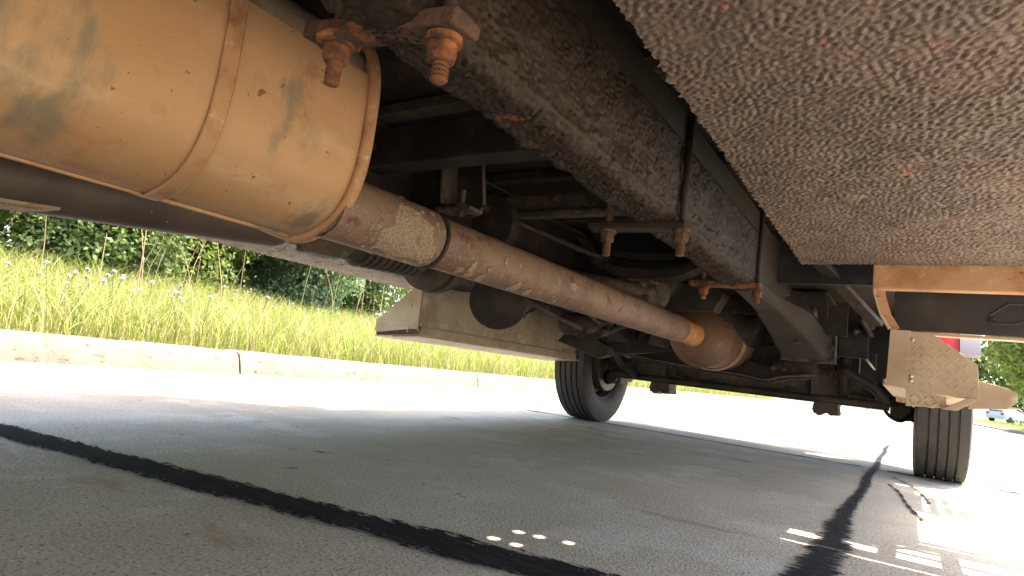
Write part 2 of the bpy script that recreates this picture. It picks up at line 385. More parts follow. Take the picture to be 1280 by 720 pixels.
# ground beyond the kerbs
def ground_left(x, y):
    t = min(max((-4.42-x)/5.0, 0), 1); return 0.13 + 0.60*t**1.15 + 0.03*math.sin(x*1.7+y*0.9)*t
NX, NY = 40, 60
xs = -4.40 - np.linspace(0, 1, NX)**1.6*70; ys = -12 + np.linspace(0, 1, NY)**1.4*140
P = np.array([[(x, y, ground_left(x, y)) for y in ys] for x in xs]); verge = grid_mesh('verge_left', P, M_SOIL); tag(verge, kind='structure')
def ground_right(x, y):
    t = min(max((y-20)/45, 0), 1)
    return 0.09 + 0.27*t*t*(3-2*t)
xs = 3.83 + np.linspace(0, 1, NX)**1.6*70
P = np.array([[(x, y, ground_right(x, y)) for y in ys] for x in xs]); verge2 = grid_mesh('verge_right', P[::-1], M_LAWN); tag(verge2, kind='structure')

# ================================================================= TRUCK
truck = empty('utility_truck', (-0.86, 1.0, 0))
tag(truck, 'rusty underside of a red utility truck parked on the concrete road', 'truck')
XC = -0.86

# ---- right floor panel, pebbly undercoat as real relief
def coated(name, x0, x1, y0, y1, z, d, amp, seed, material, parent):
    nx = int((x1-x0)/d)+1; ny = int((y1-y0)/d)+1
    h = noise2(nx, ny, d, 0.0085, 0.015, seed)*0.6 + noise2(nx, ny, d, 0.02, 0.05, seed+1)*0.12 + noise2(nx, ny, d, .15, .4, seed+2)*.3
    h = np.tanh(h)*amp
    X, Y = np.meshgrid(np.linspace(x0, x1, nx), np.linspace(y0, y1, ny), indexing='ij')
    Z = z - h
    return X, Y, Z
X, Y, Z = coated('p', -0.267, 0.46, 0.42, 1.87, 0.70, 0.0026, 0.0026, 21, None, None)
edge = noise2(X.shape[0], 64, 0.0026, 0.01, 0.05, 5)[:, 0]*0.0035
w = np.clip((Y-1.80)/0.07, 0, 1)**3; Y = Y + w*edge[:, None]
edge2 = noise2(64, X.shape[1], 0.0026, 0.01, 0.05, 6)[0]*0.002
w = np.clip((-0.25-X)/0.017, 0, 1)**2; X = X + w*edge2[None, :]
Z = Z + np.clip((Y-1.858)/0.012, 0, 1)**2*0.006 - np.clip((Y-1.80)/0.05, 0, 1)*np.clip((1.857-Y)/0.004, 0, 1)*0.003
for (hx, hy, hr) in ((-.119, 1.232, .010), (-.106, 1.236, .008), (-.092, 1.240, .006)):  # torn flake of coating
    Z -= np.exp(-((X-hx)**2+(Y-hy)**2)/(2*hr*hr))*0.009
    Z += np.exp(-((X-hx)**2+(Y-hy-.016)**2)/(2*hr*hr))*0.010
P = np.stack([X, Y, Z], -1)[:, ::-1]
floor_panel = grid_mesh('floor_panel', P, M_UNDER, truck)
tag(floor_panel, 'pebbly red brown undercoated floor panel')
MB().box(-0.262, 0.46, -1.9, 0.419, 0.70, 0.712).build('panel_rear_sheet', M_UNDER, floor_panel)
MB().box(-0.262, 0.46, 0.42, 1.862, 0.708, 0.716).build('panel_backing', M_CHASSIS, floor_panel)

# ---- left body underside and deck with five drain holes
body = MB(); body.box(-2.09, -2.06, -1.9, 2.20, 0.63, 1.75)
body_o = body.build('body_side', M_RED, truck, bevel=.004)
MB().box(0.462, 0.49, -1.9, 1.85, 0.69, 1.75).build('body_side', M_RED, truck, bevel=.004)
X, Y, Z = coated('p', -2.085, -1.45, 0.3, 2.2, 0.618, 0.006, 0.003, 41, None, None)
grid_mesh('compartment_floor', np.stack([X, Y, Z], -1)[:, ::-1], M_UNDER_SHADED, truck)
MB().box(-2.085, -1.45, -1.9, 0.30, 0.62, 0.632).build('compartment_floor', M_UNDER_SHADED, truck)
MB().box(-1.47, -1.45, -1.9, 2.2, 0.624, 0.93).build('compartment_wall', M_CHASSIS, truck)
MB().box(-2.05, -1.475, 2.17, 2.19, 0.624, 0.93).build('compartment_wall', M_CHASSIS, truck)
holes = []
for (dx_, dy_) in ((-0.626, 0.980), (-0.621, 1.059), (-0.579, 0.984), (-0.580, 1.068), (-0.525, 1.084)):
    holes.append((dx_+SX*0.95, dy_+SY*0.95))
vs = [Vector(p) for p in ((-2.055, -1.9), (0.46, -1.9), (0.46, 1.95), (0.10, 1.95), (0.10, 2.25), (-2.055, 2.25))]  # front right corner notched so a strip of sun reaches the road
es = [(0, 1), (1, 2), (2, 3), (3, 4), (4, 5), (5, 0)]
for hx, hy in holes:
    b = len(vs)
    vs += [Vector((hx+0.0105*math.cos(k*math.pi/8), hy+0.0105*math.sin(k*math.pi/8))) for k in range(16)]
    es += [(b+k, b+(k+1) % 16) for k in range(16)]
res = delaunay_2d_cdt(vs, es, [], 0, 1e-7)
tv, tf = res[0], res[2]; F = []
for f in tf:
    c = sum((tv[i] for i in f), Vector((0, 0)))/len(f)
    if c.x > .10 and c.y > 1.95: continue
    if all((c-Vector(h)).length > 0.0100 for h in holes): F.append(tuple(f))
MB().add([(v.x, v.y, 0.95) for v in tv], F).build('deck_plate', M_CHASSIS, truck)
MB().box(-2.05, .10, 2.2505, 2.4245, .940, .955).build('sun_gap_cover', M_CHASSIS, truck)  # unseen plate added to block sun leaking through the gap behind the cab
MB().box(-2.05, .10, 2.40, 2.4245, .955, 1.30).build('headboard', M_CHASSIS, truck)

# ---- frame rails: C-section with rounded corners, thick coating on the right one
def rail_profile(xo, s, z0=0.67, z1=0.91, wd=0.088, r=0.020, t=0.008, fine=0.003):
    """points from the top of the outer web down, round the corner, along the bottom flange, up its lip; s=+1 flange goes to -x"""
    pts = [(xo, z1)]
    pts += [(xo - s*r*(1-math.cos(a)), z0 + r - r*math.sin(a)) for a in np.linspace(0, math.pi/2, 8)]
    pts += [(xo - s*(wd-0.012), z0)]
    pts += [(xo - s*(wd-0.012) - s*0.012*math.sin(a), z0 + 0.012 - 0.012*math.cos(a)) for a in np.linspace(0, math.pi/2, 5)[1:]]
    pts += [(xo - s*wd, z0+0.03)]
    P = np.array(pts); L = np.concatenate([[0], np.cumsum(np.hypot(*np.diff(P, axis=0).T))])
    n = int(L[-1]/fine)+1; q = np.linspace(0, L[-1], n)
    return np.stack([np.interp(q, L, P[:, 0]), np.interp(q, L, P[:, 1])], -1), q
prof, q = rail_profile(-0.44, 1)
D = 0.0032; ny = int((2.09-0.30)/D); nu = len(prof)
tang = np.gradient(prof, axis=0); nrm2 = np.stack([-tang[:, 1], tang[:, 0]], -1); nrm2 /= np.linalg.norm(nrm2, axis=1)[:, None]
yy = np.linspace(0.30, 2.09, ny)
fine = noise2(nu, ny, D, 0.009, 0.017, 61); big_ = noise2(nu, ny, D, .12, .4, 63); mask = np.clip(.62+.12*noise2(nu, ny, D, .1, .3, 67), .15, 1.2)
h = fine*0.0018*mask + noise2(nu, ny, D, 0.03, 0.08, 62)*0.0008 + big_*0.0016 + 0.005
pit = np.repeat(noise2(nu//3+1, ny, D, 0.014, 0.03, 64), 3, axis=0)[:nu]
h -= np.clip(pit-2.15, 0, .7)*0.020                 # pits where the coat has popped
drip = np.exp(-((q[:, None]-0.205)/0.012)**2)*np.clip(noise2(nu, ny, D, .05, .15, 65), 0, 2)*0.004
lump = np.exp(-((q[:, None]-0.33)/0.03)**2)*np.clip(noise2(nu, ny, D, .06, .2, 66)-.3, 0, 2)*0.005
h += drip + lump
ridge = np.exp(-((q[:, None]-0.226)/0.0035)**2)*0.003; h += ridge
fade = np.clip((2.09-yy)/0.03, 0, 1)**.5; h = h*fade[None, :]
side = -1
P = np.empty((nu, ny, 3))
P[..., 0] = prof[:, 0][:, None] - side*0 + (-nrm2[:, 0])[:, None]*h*(-1)*(-1)
P[..., 2] = prof[:, 1][:, None] + (-nrm2[:, 1])[:, None]*h
P[..., 1] = yy[None, :]
# make sure the coat goes outwards (web outward is +x)
if (P[10, :, 0].mean() < prof[10, 0]):
    P[..., 0] = prof[:, 0][:, None] + nrm2[:, 0][:, None]*h; P[..., 2] = prof[:, 1][:, None] + nrm2[:, 1][:, None]*h
rail = grid_mesh('frame_rail', P, M_RAIL, truck)
tag(rail, 'frame rail thick with pitted brown black undercoat')
def plain_rail(xo, s, y0, y1, parent, name, z0=0.67, ins=0.0):
    w = 0.088; t = 0.008; xo = xo - s*ins
    poly = [(xo, z0), (xo, 0.91), (xo-s*w, 0.91), (xo-s*w, 0.91-t), (xo-s*t, 0.91-t), (xo-s*t, z0+t), (xo-s*w, z0+t), (xo-s*w, z0)]
    return MB().prism(poly, 'y', y0, y1).build(name, M_CHASSIS, parent, bevel=.003)
plain_rail(-0.44, 1, -1.9, 0.31, rail, 'rail_rear_end', .668)
plain_rail(-0.44, 1, 2.085, 4.6, rail, 'rail_front_end')
MB().box(-0.437, -0.43, 0.3, 2.09, 0.845, 0.91).build('rail_web_backing', M_RAIL, rail)
plain_rail(-1.28, -1, -1.9, 4.6, truck, 'frame_rail')

# ---- U-bolts clamping the body to the rail
def ubolt(y, rustm, rodm, platem, zi, zo, ti, to, big=1.0):
    """zi, zo: plate height at the inner and outer rod; ti, to: how far down the threads reach"""
    xo, xi = -0.424, -0.598
    pl = MB(); pl.bar((xi-0.045, y, zi+(zi-zo)*.2), (xo+(0.012 if y > 1 else 0.03), y, zo), 0.042*big, 0.018*big)
    u = pl.build('ubolt_plate', platem, truck, bevel=.004)
    noise_jitter(u, 0.002)
    for x, zp, tp in ((xo, zo, to), (xi, zi, ti)):
        z = zp-.009*big
        MB().cyl((x, y, tp+.004), (x, y, 0.95), 0.0085*big, n=12).build('rod', rodm if x == xo else rustm, u, smooth=True)
        nth = max(4, int((z-.02*big-tp)/.0026)); prof_ = [(0, .006*big)]+[(.0005+k*0.0026, (0.0098 if k % 2 else 0.0080)*big) for k in range(nth)]
        MB().lathe((x, y, tp), (0, 0, 1), prof_, 14).build('thread', rustm, u, smooth=True)
        MB().lathe((x, y, z-0.028*big), (rng.uniform(-.05, .05), rng.uniform(-.05, .05), 1), [(0, .014*big), (.003*big, .0172*big), (.019*big, .0172*big), (.022*big, .015*big)], 6, phase=rng.random()*3).build('nut', rustm, u, bevel=.002)
        MB().cyl((x, y, z-0.007*big), (x, y, z), 0.020*big, n=18).build('washer', rustm, u)
    return u
def noise_jitter(o, a):
    for v in o.data.vertices: v.co += Vector((rng.uniform(-a, a), rng.uniform(-a, a), rng.uniform(-a, a)))
un = ubolt(0.45, M_RUST, M_RAIL, M_RUST_DARK, .692, .661, .626, .602, 1.0); tag(un, 'heavy flaking rust clamp plate')
ubolt(1.27, M_RUST_DARK, M_RAIL, M_RAIL, .662, .660, .592, .592)
ubolt(2.07, M_RUST, M_CHASSIS, M_RUST, .668, .664, .615, .608)
# flake layers on the near plate
for k in range(9):
    fl = MB()
    x = rng.uniform(-.63, -.42); y = .45+rng.uniform(-.024, .024); z = .676+rng.uniform(-.002, .012); s_ = rng.uniform(.008, .022)
    fl.lathe((x, y, z-.004), (rng.uniform(-.3, .3), rng.uniform(-.3, .3), 1), [(0, s_*.7), (.0015, s_), (.004, s_*.9)], 7, phase=rng.random()*6)
    fl.build('rust_flake', M_RUST, un)

# ---- muffler
MC = (-1.03, 0.70); MA, MBb = 0.222, 0.200
def sup(th, a=MA, b=MBb, e=3.0):
    c, s = math.cos(th), math.sin(th)
    x = MC[0]+a*math.copysign(abs(c)**(2/e), c); z = MC[1]+b*math.copysign(abs(s)**(2/e), s)
    if z < MC[1]: z += .26*max(0, -.945-x)*(MC[1]-z)/b          # the belly rises towards the far side
    return x, z
def shell(mb, th0, th1, y0, y1, off, n=48, thick=0.003, ny=6):
    rs = []
    for k in range(ny+1):
        y = y0+(y1-y0)*k/ny
        o = [(x, y, z) for x, z in (sup(th0+(th1-th0)*i/n, MA+off, MBb+off) for i in range(n+1))]
        i_ = [(x, y, z) for x, z in (sup(th0+(th1-th0)*i/n, MA+off-thick, MBb+off-thick) for i in range(n+1))]
        rs.append(o+i_[::-1])
    return mb.rings(rs)
muff = MB(); rs = []
for y, k in ((-0.8, .94), (-.78, 1), (.66, 1), (.685, .99), (.70, .93)):
    rs.append([(lambda p: (p[0], y, p[1]))(sup(2*math.pi*i/64, (MA-.004)*k, (MBb-.004)*k)) for i in range(64)])
muffler = muff.rings(rs).build('muffler', M_MUFF_DARK, truck, auto=40)
tag(muffler, 'big oval muffler with tan heat stained skin')
T0, T1 = -1.72, 0.42
sh = shell(MB(), T0, T1, -0.8, 0.432, 0.0035).build('heat_skin', M_MUFF, muffler, auto=40)
sh2 = shell(MB(), T0, 0.30, 0.432, 0.692, 0.0015).build('heat_skin', M_MUFF, muffler, auto=40)
# rolled edge along the bottom, strap and end rim
px, pz = sup(T0)
MB().tube([(px, y, pz-.004) for y in np.linspace(-.8, .69, 12)], 0.007, 10).build('rolled_edge', M_MUFF, muffler, smooth=True)
bx_, bz_ = sup(-1.38, MA+.004, MBb+.004)
MB().tube([(bx_, y, bz_) for y in np.linspace(-.8, .69, 12)], 0.0042, 8).build('seam_bead', M_MUFF, muffler, smooth=True)
shell(MB(), T0-.06, 0.62, 0.421, 0.447, 0.009, thick=.006, ny=2).build('strap', M_MUFF_RIM, muffler, bevel=.003, auto=50)
rim = MB(); rr = []
for i in range(97):
    th = 2*math.pi*i/96; p = sup(th, MA+.005, MBb+.005); p2 = sup(th+.01, MA+.005, MBb+.005); p1 = sup(th-.01, MA+.005, MBb+.005)
    n2 = Vector((p2[1]-p1[1], 0, -(p2[0]-p1[0]))).normalized()
    rr.append([Vector((p[0], .697, p[1])) + n2*.010*math.cos(a) + Vector((0, 1, 0))*.0125*math.sin(a) for a in np.linspace(0, 2*math.pi, 11)[:-1]])
rim.rings(rr, cap=False).build('end_rim', M_MUFF_RIM, muffler, smooth=True)
MB().rings([[(p[0], y, p[1]) for p in (sup(2*math.pi*i/64, (MA-.008)*k, (MBb-.008)*k) for i in range(64))] for y, k in ((.69, 1), (.706, .97), (.712, .6), (.712, .1))]).build('end_cap', M_MUFF_DARK, muffler, auto=40)

# ---- exhaust pipe
PX, PZ = -0.885, 0.567
pipe = MB().lathe((PX, .69, PZ-.004), (0, 1, .002), [(0, .058), (.02, .058), (2.01, .060), (2.02, .0605)], 40).build('exhaust_pipe', M_PIPE, truck, auto=40)
tag(pipe, 'long brown exhaust pipe spotted with dried mud')
MB().lathe((PX, .69, PZ-.004), (0, 1, 0), [(0, .0625), (.272, .063), (.277, .060)], 40, cap=False).build('sleeve', M_PIPE, pipe, auto=40)
MB().lathe((PX, .966, PZ-.004), (0, 1, 0), [(0, .0605), (.001, .066), (.009, .066), (.010, .0605)], 40).build('band', M_CHASSIS, pipe, auto=40)
def mud_patch(mb, y, th, ry, rt, r, seed, hh=.0022):
    """patch lying on the pipe; th measured from +x towards down"""
    rr = random.Random(seed); n = 18; k1, k2, k3 = rr.random()*6, rr.random()*6, rr.random()*6; rings_ = []
    for f in (0.02, .35, .7, .92, 1.0):
        ring = []
        for i in range(n):
            a = 2*math.pi*i/n; q_ = f*(1+.14*math.sin(3*a+k1)+.1*math.sin(5*a+k2)+.07*math.sin(8*a+k3))
            t = th+rt*q_*math.sin(a)/r; rad = r+(hh*(1-.3*f) if f < .97 else -.001)+rr.uniform(-.0006, .0006)
            ring.append((PX+rad*math.cos(t), y+ry*q_*math.cos(a), PZ-.004-rad*math.sin(t)))
        rings_.append(ring)
    mb.rings(rings_)
for k, (y, th, ry, rt) in enumerate([(1.09, .70, .010, .017), (1.06, 1.06, .011, .013), (1.10, 1.10, .011, .013), (1.145, 1.10, .012, .014), (1.295, .98, .016, .018),
        (1.36, 1.12, .013, .015), (1.15, .55, .010, .007), (1.28, 1.20, .007, .008), (1.47, .05, .012, .010), (1.56, .02, .022, .011), (1.20, .05, .007, .012)]):
    mud = MB(); mud_patch(mud, y, th, ry, rt, .0593, 100+k, .0018); mud.build('mud_spot', M_MUD, pipe)
sp = random.Random(77)
for k in range(34):
    a = sp.uniform(0, 6.28); d = 1+abs(sp.gauss(0, .25)); q_ = sp.uniform(.0025, .006)
    mud = MB(); mud_patch(mud, min(.955, .865+.085*d*math.cos(a)), .42+1.02*d*math.sin(a), q_, q_*1.1, .0628, 200+k, .0015); mud.build('mud_spot', M_MUD, pipe)
mp = MB(); mud_patch(mp, .865, .42, .078, .062, .0628, 55, .003); mp.build('mud_crust', M_MUD, pipe)
MB().lathe((PX, 2.70, PZ), (0, 1, 0), [(0, .062), (.012, .062), (.013, .058), (.05, .057), (.18, .052), (.23, .057), (.27, .066)], 36, cap=False).build('collar', M_RUST_BRIGHT, pipe, auto=40)
cat = MB().lathe((PX, 2.94, PZ+.005), (.02, 1, .012), [(0, .06), (.03, .11), (.08, .144), (.13, .155), (.145, .161), (.155, .156), (.60, .156), (.66, .12), (.72, .066)], 48).build('resonator', M_CAT, truck, auto=35)
MB().lathe((PX, 3.29, PZ+.009), (.02, 1, .012), [(0, .159), (.0, .166), (.05, .166), (.05, .159)], 48, cap=False).build('shield_band', M_MUFF_RIM, cat, auto=40)
MB().tube(bez([(-.85, 3.64, .57), (-.80, 3.74, .55), (-.72, 3.80, .54), (-.63, 3.80, .62), (-.62, 3.78, .8)], 24), .05, 16).build('bend_pipe', M_CAT, cat, smooth=True)
# ---- driveshaft
ds = MB().lathe((-1.30, -.6, .440), (0, 1, .098), [(0, .060), (1.48, .060), (1.50, .057), (1.515, .045)], 36).build('driveshaft', M_SHAFT, truck, auto=40)
tag(ds, 'dark driveshaft tube with a brown sticker')
def yoke(y, z, x=-1.29):
    mb = MB()
    mb.prism([(y-.05, z-.045), (y-.02, z-.066), (y+.09, z-.060), (y+.12, z-.03), (y+.12, z+.03), (y-.05, z+.045)], 'x', x+.053, x+.075)
    mb.box(x-.052, x-.030, y-.03, y+.07, z-.038, z+.038); mb.box(x+.030, x+.052, y-.03, y+.07, z-.038, z+.038)
    mb.box(x-.052, x+.052, y-.045, y-.018, z-.042, z+.042)
    o = mb.build('yoke', M_DUST, ds, bevel=.006)
    MB().cyl((x-.06, y+.045, z), (x+.06, y+.045, z), .019, n=14).build('cross_pin', M_DUST, o, auto=40)
    mb = MB(); mb.box(x-.04, x+.04, y+.02, y+.10, z-.055, z-.034); mb.box(x-.04, x+.04, y+.02, y+.10, z+.034, z+.055); mb.box(x-.04, x+.04, y+.085, y+.115, z-.055, z+.055)
    mb.build('yoke', M_DUST, ds, bevel=.006)
yoke(.955, .592)
pr = [(0, .050), (.06, .052), (.07, .058)]
for k in range(9): pr += [(.075+k*.026, .050), (.080+k*.026, .062), (.092+k*.026, .063), (.098+k*.026, .050)]
MB().lathe((-1.29, 1.06, .598), (.02, 1, .05), [(t, r*1.12) for t, r in pr]+[(.33, .055)], 32).build('ribbed_boot', M_RUBBER2, ds, auto=30)
MB().lathe((-1.285, 1.40, .625), (0, 1, .05), [(0, .05), (.005, .085), (.02, .112), (.035, .115), (.05, .100), (.055, .118), (.085, .118), (.10, .10), (.12, .05)], 40).build('carrier_bearing', M_RUBBER2, ds, auto=30)
MB().lathe((-1.285, 1.52, .632), (.16, .44, .02), [(0, .046), (.95, .046), (.97, .05), (1.0, .05)], 28).build('front_tube', M_DUST, ds, auto=40)
uj = MB(); uj.box(-1.0, -.90, 2.36, 2.46, .63, .66); uj.box(-1.0, -.90, 2.36, 2.46, .72, .75); uj.cyl((-.95, 2.40, .62), (-.95, 2.40, .76), .022); uj.lathe((-.95, 2.46, .69), (0, 1, 0), [(0, .05), (.02, .085), (.06, .085), (.08, .06)], 20)
uj.build('yoke', M_DUST, ds, bevel=.004)
# sticker wrapped on the tube: flat print
def on_shaft(y, th, r=.0608):
    z = .440+.098*(y+.6); return (-1.30+r*math.cos(th), y, z-r*math.sin(th))
st = MB(); rs = []
for k in range(13):
    y = .15+.285*k/12; lo = .86
    hi = 1.42 if k < 11 else (1.25 if k == 11 else 1.0)
    rs.append([on_shaft(y, lo+(hi-lo)*i/8) for i in range(9)])
sticker = st.rings(rs, close=False, cap=False).build('sticker', M_LABEL, ds, smooth=True)
def text_on_shaft(txt, size, y0, th0):
    cu = bpy.data.curves.new('txt', 'FONT'); cu.body = txt; cu.size = size; cu.resolution_u = 2
    o = bpy.data.objects.new('txt', cu); COL.objects.link(o)
    dg = bpy.context.evaluated_depsgraph_get(); me = bpy.data.meshes.new_from_object(o.evaluated_get(dg))
    bpy.data.objects.remove(o)
    for v in me.vertices:
        v.co = Vector(on_shaft(y0+v.co.x, th0-v.co.y/.0614, .0614))
    link('lettering', me, M_INK, sticker)
text_on_shaft('BALANCED DRIVESHAFT', .0085, .318, 1.10)

# carrier bracket plates and crossmember
cb = MB(); cb.prism([(-1.46, .70), (-1.42, 1.06), (-1.14, 1.05), (-1.10, .73), (-1.16, .70)], 'y', 1.30, 1.308); 
cbo = cb.build('carrier_bracket', M_CHASSIS, truck, bevel=.003)
MB().prism([(-1.145, 1.05), (-1.135, 1.05), (-1.095, .735), (-1.105, .735)], 'y', 1.245, 1.31).build('edge_flange', M_DUST, cbo, bevel=.002)
MB().prism([(-1.10, .74), (-1.125, .98), (-1.045, .975), (-1.0, .74), (-1.02, .715), (-1.06, .715)], 'y', 1.318, 1.325).build('side_plate', M_CHASSIS, cbo, bevel=.002)
MB().tube([(-1.045, 1.315, .975), (-1.003, 1.315, .75), (-1.012, 1.315, .725), (-1.04, 1.315, .712)], .005, 8).build('plate_edge', M_DUST, cbo, smooth=True)
mb = MB(); mb.cyl((-1.045, 1.27, .70), (-1.045, 1.27, .775), .008); mb.cyl((-1.045, 1.27, .715), (-1.045, 1.27, .735), .018, n=6); mb.box(-1.12, -1.0, 1.25, 1.31, .715, .725)
mb.build('bolt', M_DUST, cbo, bevel=.002)
MB().tube([(-1.462, 1.298, .70), (-1.422, 1.298, 1.06)], .004, 6).build('plate_edge', M_DUST, cbo, smooth=True)
def crossmember(y, z0, z1, d=.07, m_=M_CHASSIS, x0=-1.275, x1=-.52):
    mb = MB(); t = .008
    mb.prism([(y, z0), (y+d, z0), (y+d, z0+t), (y+t, z0+t), (y+t, z1-t), (y+d, z1-t), (y+d, z1), (y, z1)], 'x', x0, x1)
    return mb.build('crossmember', m_, truck, bevel=.003)
crossmember(1.10, .80, .905); crossmember(1.72, .835, .90, m_=M_DUST); crossmember(1.05, .915, .945, .05, M_DUST, -2.0, -.3); crossmember(3.0, .69, .80)
crossmember(1.6, .915, .945, .05, M_CHASSIS, -2.0, -.3); crossmember(2.1, .915, .945, .05, M_CHASSIS, -2.0, -.3)
MB().tube([(-1.27, 1.70, .83), (-.9, 1.705, .832), (-.52, 1.70, .83)], .012, 8).build('brake_line', M_DUST, truck, smooth=True)
MB().tube(bez([(-1.24, 1.0, .86), (-1.22, 1.6, .83), (-1.1, 2.2, .80), (-1.05, 2.7, .82), (-1.0, 3.3, .8)], 24), .012, 8).build('brake_line', M_CHASSIS, truck, smooth=True)
# parking brake drum halves behind the bearing
MB().lathe((-1.22, 1.62, .775), (-.15, 1, 0), [(0, .03), (.0, .105), (.012, .11), (.05, .108), (.055, .04)], 36).build('backing_plate', M_CHASSIS, truck, bevel=.003, auto=35)
bp = MB().lathe((-1.29, 1.86, .545), (.55, -1, -.05), [(0, .105), (.014, .11), (.030, .108), (.032, .02)], 36).build('air_chamber', M_CHASSIS, truck, auto=35)
MB().box(-1.30, -1.27, 1.815, 1.822, .582, .605).build('slot_cover', M_BLACK, bp)
# clutter of the gearbox, engine, levers and hoses
tr = MB(); rs = []
for y, x, z, a, b in ((2.50, -.97, .78, .07, .07), (2.54, -.98, .79, .14, .12), (2.72, -1.0, .80, .15, .13), (2.76, -1.0, .80, .17, .15), (2.98, -1.0, .80, .16, .15), (3.02, -.95, .78, .22, .21), (3.28, -.92, .78, .26, .25), (3.32, -.92, .78, .28, .26)):
    rs.append([(x+a*math.copysign(abs(math.cos(t))**.7, math.cos(t)), y, z+b*math.copysign(abs(math.sin(t))**.7, math.sin(t))) for t in np.linspace(0, 2*math.pi, 29)[:-1]])
gb = tr.rings(rs).build('gearbox', M_CHASSIS, truck, auto=35)
for k in range(9):
    a = -2.6+k*.27
    MB().lathe((-1.0+.155*math.cos(a), 2.735, .80+.135*math.sin(a)), (0, 1, 0), [(0, .012), (.045, .012)], 6).build('bolt', M_DUST, gb)
eng = MB(); rs = []
for y, a, z0, z1 in ((3.33, .20, .56, 1.1), (3.36, .22, .52, 1.1), (4.25, .20, .50, 1.1), (4.30, .18, .55, 1.1)):
    rs.append([(-.90-a, y, z1), (-.90-a, y, z0+.10), (-.90-a*.7, y, z0), (-.90+a*.7, y, z0), (-.90+a, y, z0+.10), (-.90+a, y, z1)])
eng.rings(rs).build('engine', M_CHASSIS, truck, bevel=.015)
arch = MB(); path = bez([(-1.27, 2.35, .93), (-1.20, 2.35, .88), (-1.10, 2.35, .78), (-.95, 2.35, .745), (-.75, 2.35, .76), (-.62, 2.35, .86), (-.53, 2.35, .90)], 30)
for a, b in zip(path[:-1], path[1:]): arch.bar(a, b, .09, .035, up=(0, 0, 1))
path = [p+Vector((0, .02, .075)) for p in path]
for a, b in zip(path[:-1], path[1:]): arch.bar(a, b, .05, .03, up=(0, 0, 1))
arch.build('arched_crossmember', M_CHASSIS, truck)
mt_ = MB(); mt_.prism([(-1.05, .72), (-1.02, .64), (-.70, .64), (-.66, .72), (-.70, .76), (-1.0, .76)], 'y', 2.60, 2.70); mt_.build('gearbox_mount', M_CHASSIS, truck, bevel=.008)
for k in range(16):
    x = rng.uniform(-1.55, -1.02); y = rng.uniform(2.1, 3.3); z = rng.uniform(.50, .72)
    p = [(x, y, z), (x+rng.uniform(-.12, .12), y+rng.uniform(.05, .25), z+rng.uniform(-.06, .1)), (x+rng.uniform(-.2, .2), y+rng.uniform(.25, .5), z+rng.uniform(-.04, .15)), (x+rng.uniform(-.2, .2), y+.6, z+rng.uniform(.0, .25))]
    MB().tube(bez(p, 15), rng.choice([.006, .009, .012, .016]), 8).build('hose', rng.choice([M_CHASSIS, M_BLACK, M_DUST]), truck, smooth=True)
lk = MB(); lk.bar((-1.45, 2.05, .66), (-1.42, 2.02, .53), .02, .012); lk.bar((-1.42, 2.02, .53), (-1.34, 2.02, .525), .02, .012); lk.bar((-1.44, 2.03, .63), (-1.18, 2.35, .50), .014, .014)
lk.build('brake_lever', M_DUST, truck, bevel=.003)
for (x, y, z, r) in ((-1.33, 2.45, .53, .05), (-1.42, 2.8, .55, .06)):
    o = MB().lathe((x, y, z), (.3, 1, .1), [(0, .02), (.01, r*.9), (.03, r), (.09, r), (.10, r*1.15), (.115, r*1.15), (.12, r), (.19, r*.8), (.22, .02)], 28).build('brake_chamber', M_CHASSIS, truck, auto=35)
    MB().tube([(x+.3*.02+r*1.1, y+.1, z-.01), (x+r*1.1, y+.13, z-.012)], .008, 8).build('clamp_bolt', M_DUST, o)
fb = MB().prism([(-1.60, .47), (-1.36, .40), (-1.30, .42), (-1.30, .47), (-1.52, .56)], 'y', 2.9, 2.98).build('linkage_bracket', M_CHASSIS, truck, bevel=.006)
at_ = MB().lathe((-1.62, 2.25, .80), (0, 1, 0), [(0, .03), (.01, .11), (.03, .125), (.8, .125), (.82, .11), (.83, .03)], 28).build('air_tank', M_BLACK, truck, auto=35)

# ---- bracket and stepped mount on the rail ahead of the floor panel
hb = MB().prism([(2.12, .895), (2.12, .66), (2.70, .655), (3.255, .655), (3.255, .905)], 'x', -.439, -.428).build('rail_plate', M_RAIL, truck, bevel=.004)
for y, z in ((2.45, .86), (2.7, .80), (2.62, .72)):
    MB().lathe((-.43, y, z), (1, 0, 0), [(0, .016), (.012, .016), (.015, .010)], 8).build('bolt', M_DUST, hb)
sh_ = MB(); rs = []
for y, xo_, zb_ in ((2.16, -.43, .664), (2.50, -.415, .645), (2.85, -.36, .585), (3.10, -.325, .53), (3.22, -.315, .512), (3.26, -.315, .53)):
    rs.append([(-.532, y, .80), (-.532, y, zb_+.02), (-.515, y, zb_), (xo_-.02, y, zb_), (xo_, y, zb_+.02), (xo_, y, zb_+.10 if y > 2.7 else .69), (-.43, y, .80)])
sh_.rings(rs)
sho = sh_.build('spring_hanger', M_RAIL, truck, bevel=.006)
MB().box(-.535, -.292, 3.262, 3.275, .50, .92).build('end_plate', M_DUST, sho, bevel=.003)
MB().tube([(-.32, 3.255, .86), (-.30, 3.257, .62), (-.297, 3.257, .54), (-.315, 3.257, .505), (-.40, 3.257, .500)], .006, 8).build('weld_edge', M_DUST, sho, smooth=True)
MB().cyl((-.42, 2.93, .571), (-.42, 2.93, .56), .012, n=12).build('drain_plug', M_BLACK, sho)
MB().prism([(-.43, .70), (-.43, .76), (-.30, .76), (-.285, .70), (-.285, .655), (-.30, .655), (-.31, .70)], 'y', 2.74, 2.752).build('gusset', M_CHASSIS, sho, bevel=.002)
MB().box(-.43, -.29, 2.75, 3.1, .757, .766).build('hanger_shelf', M_CHASSIS, sho, bevel=.002)
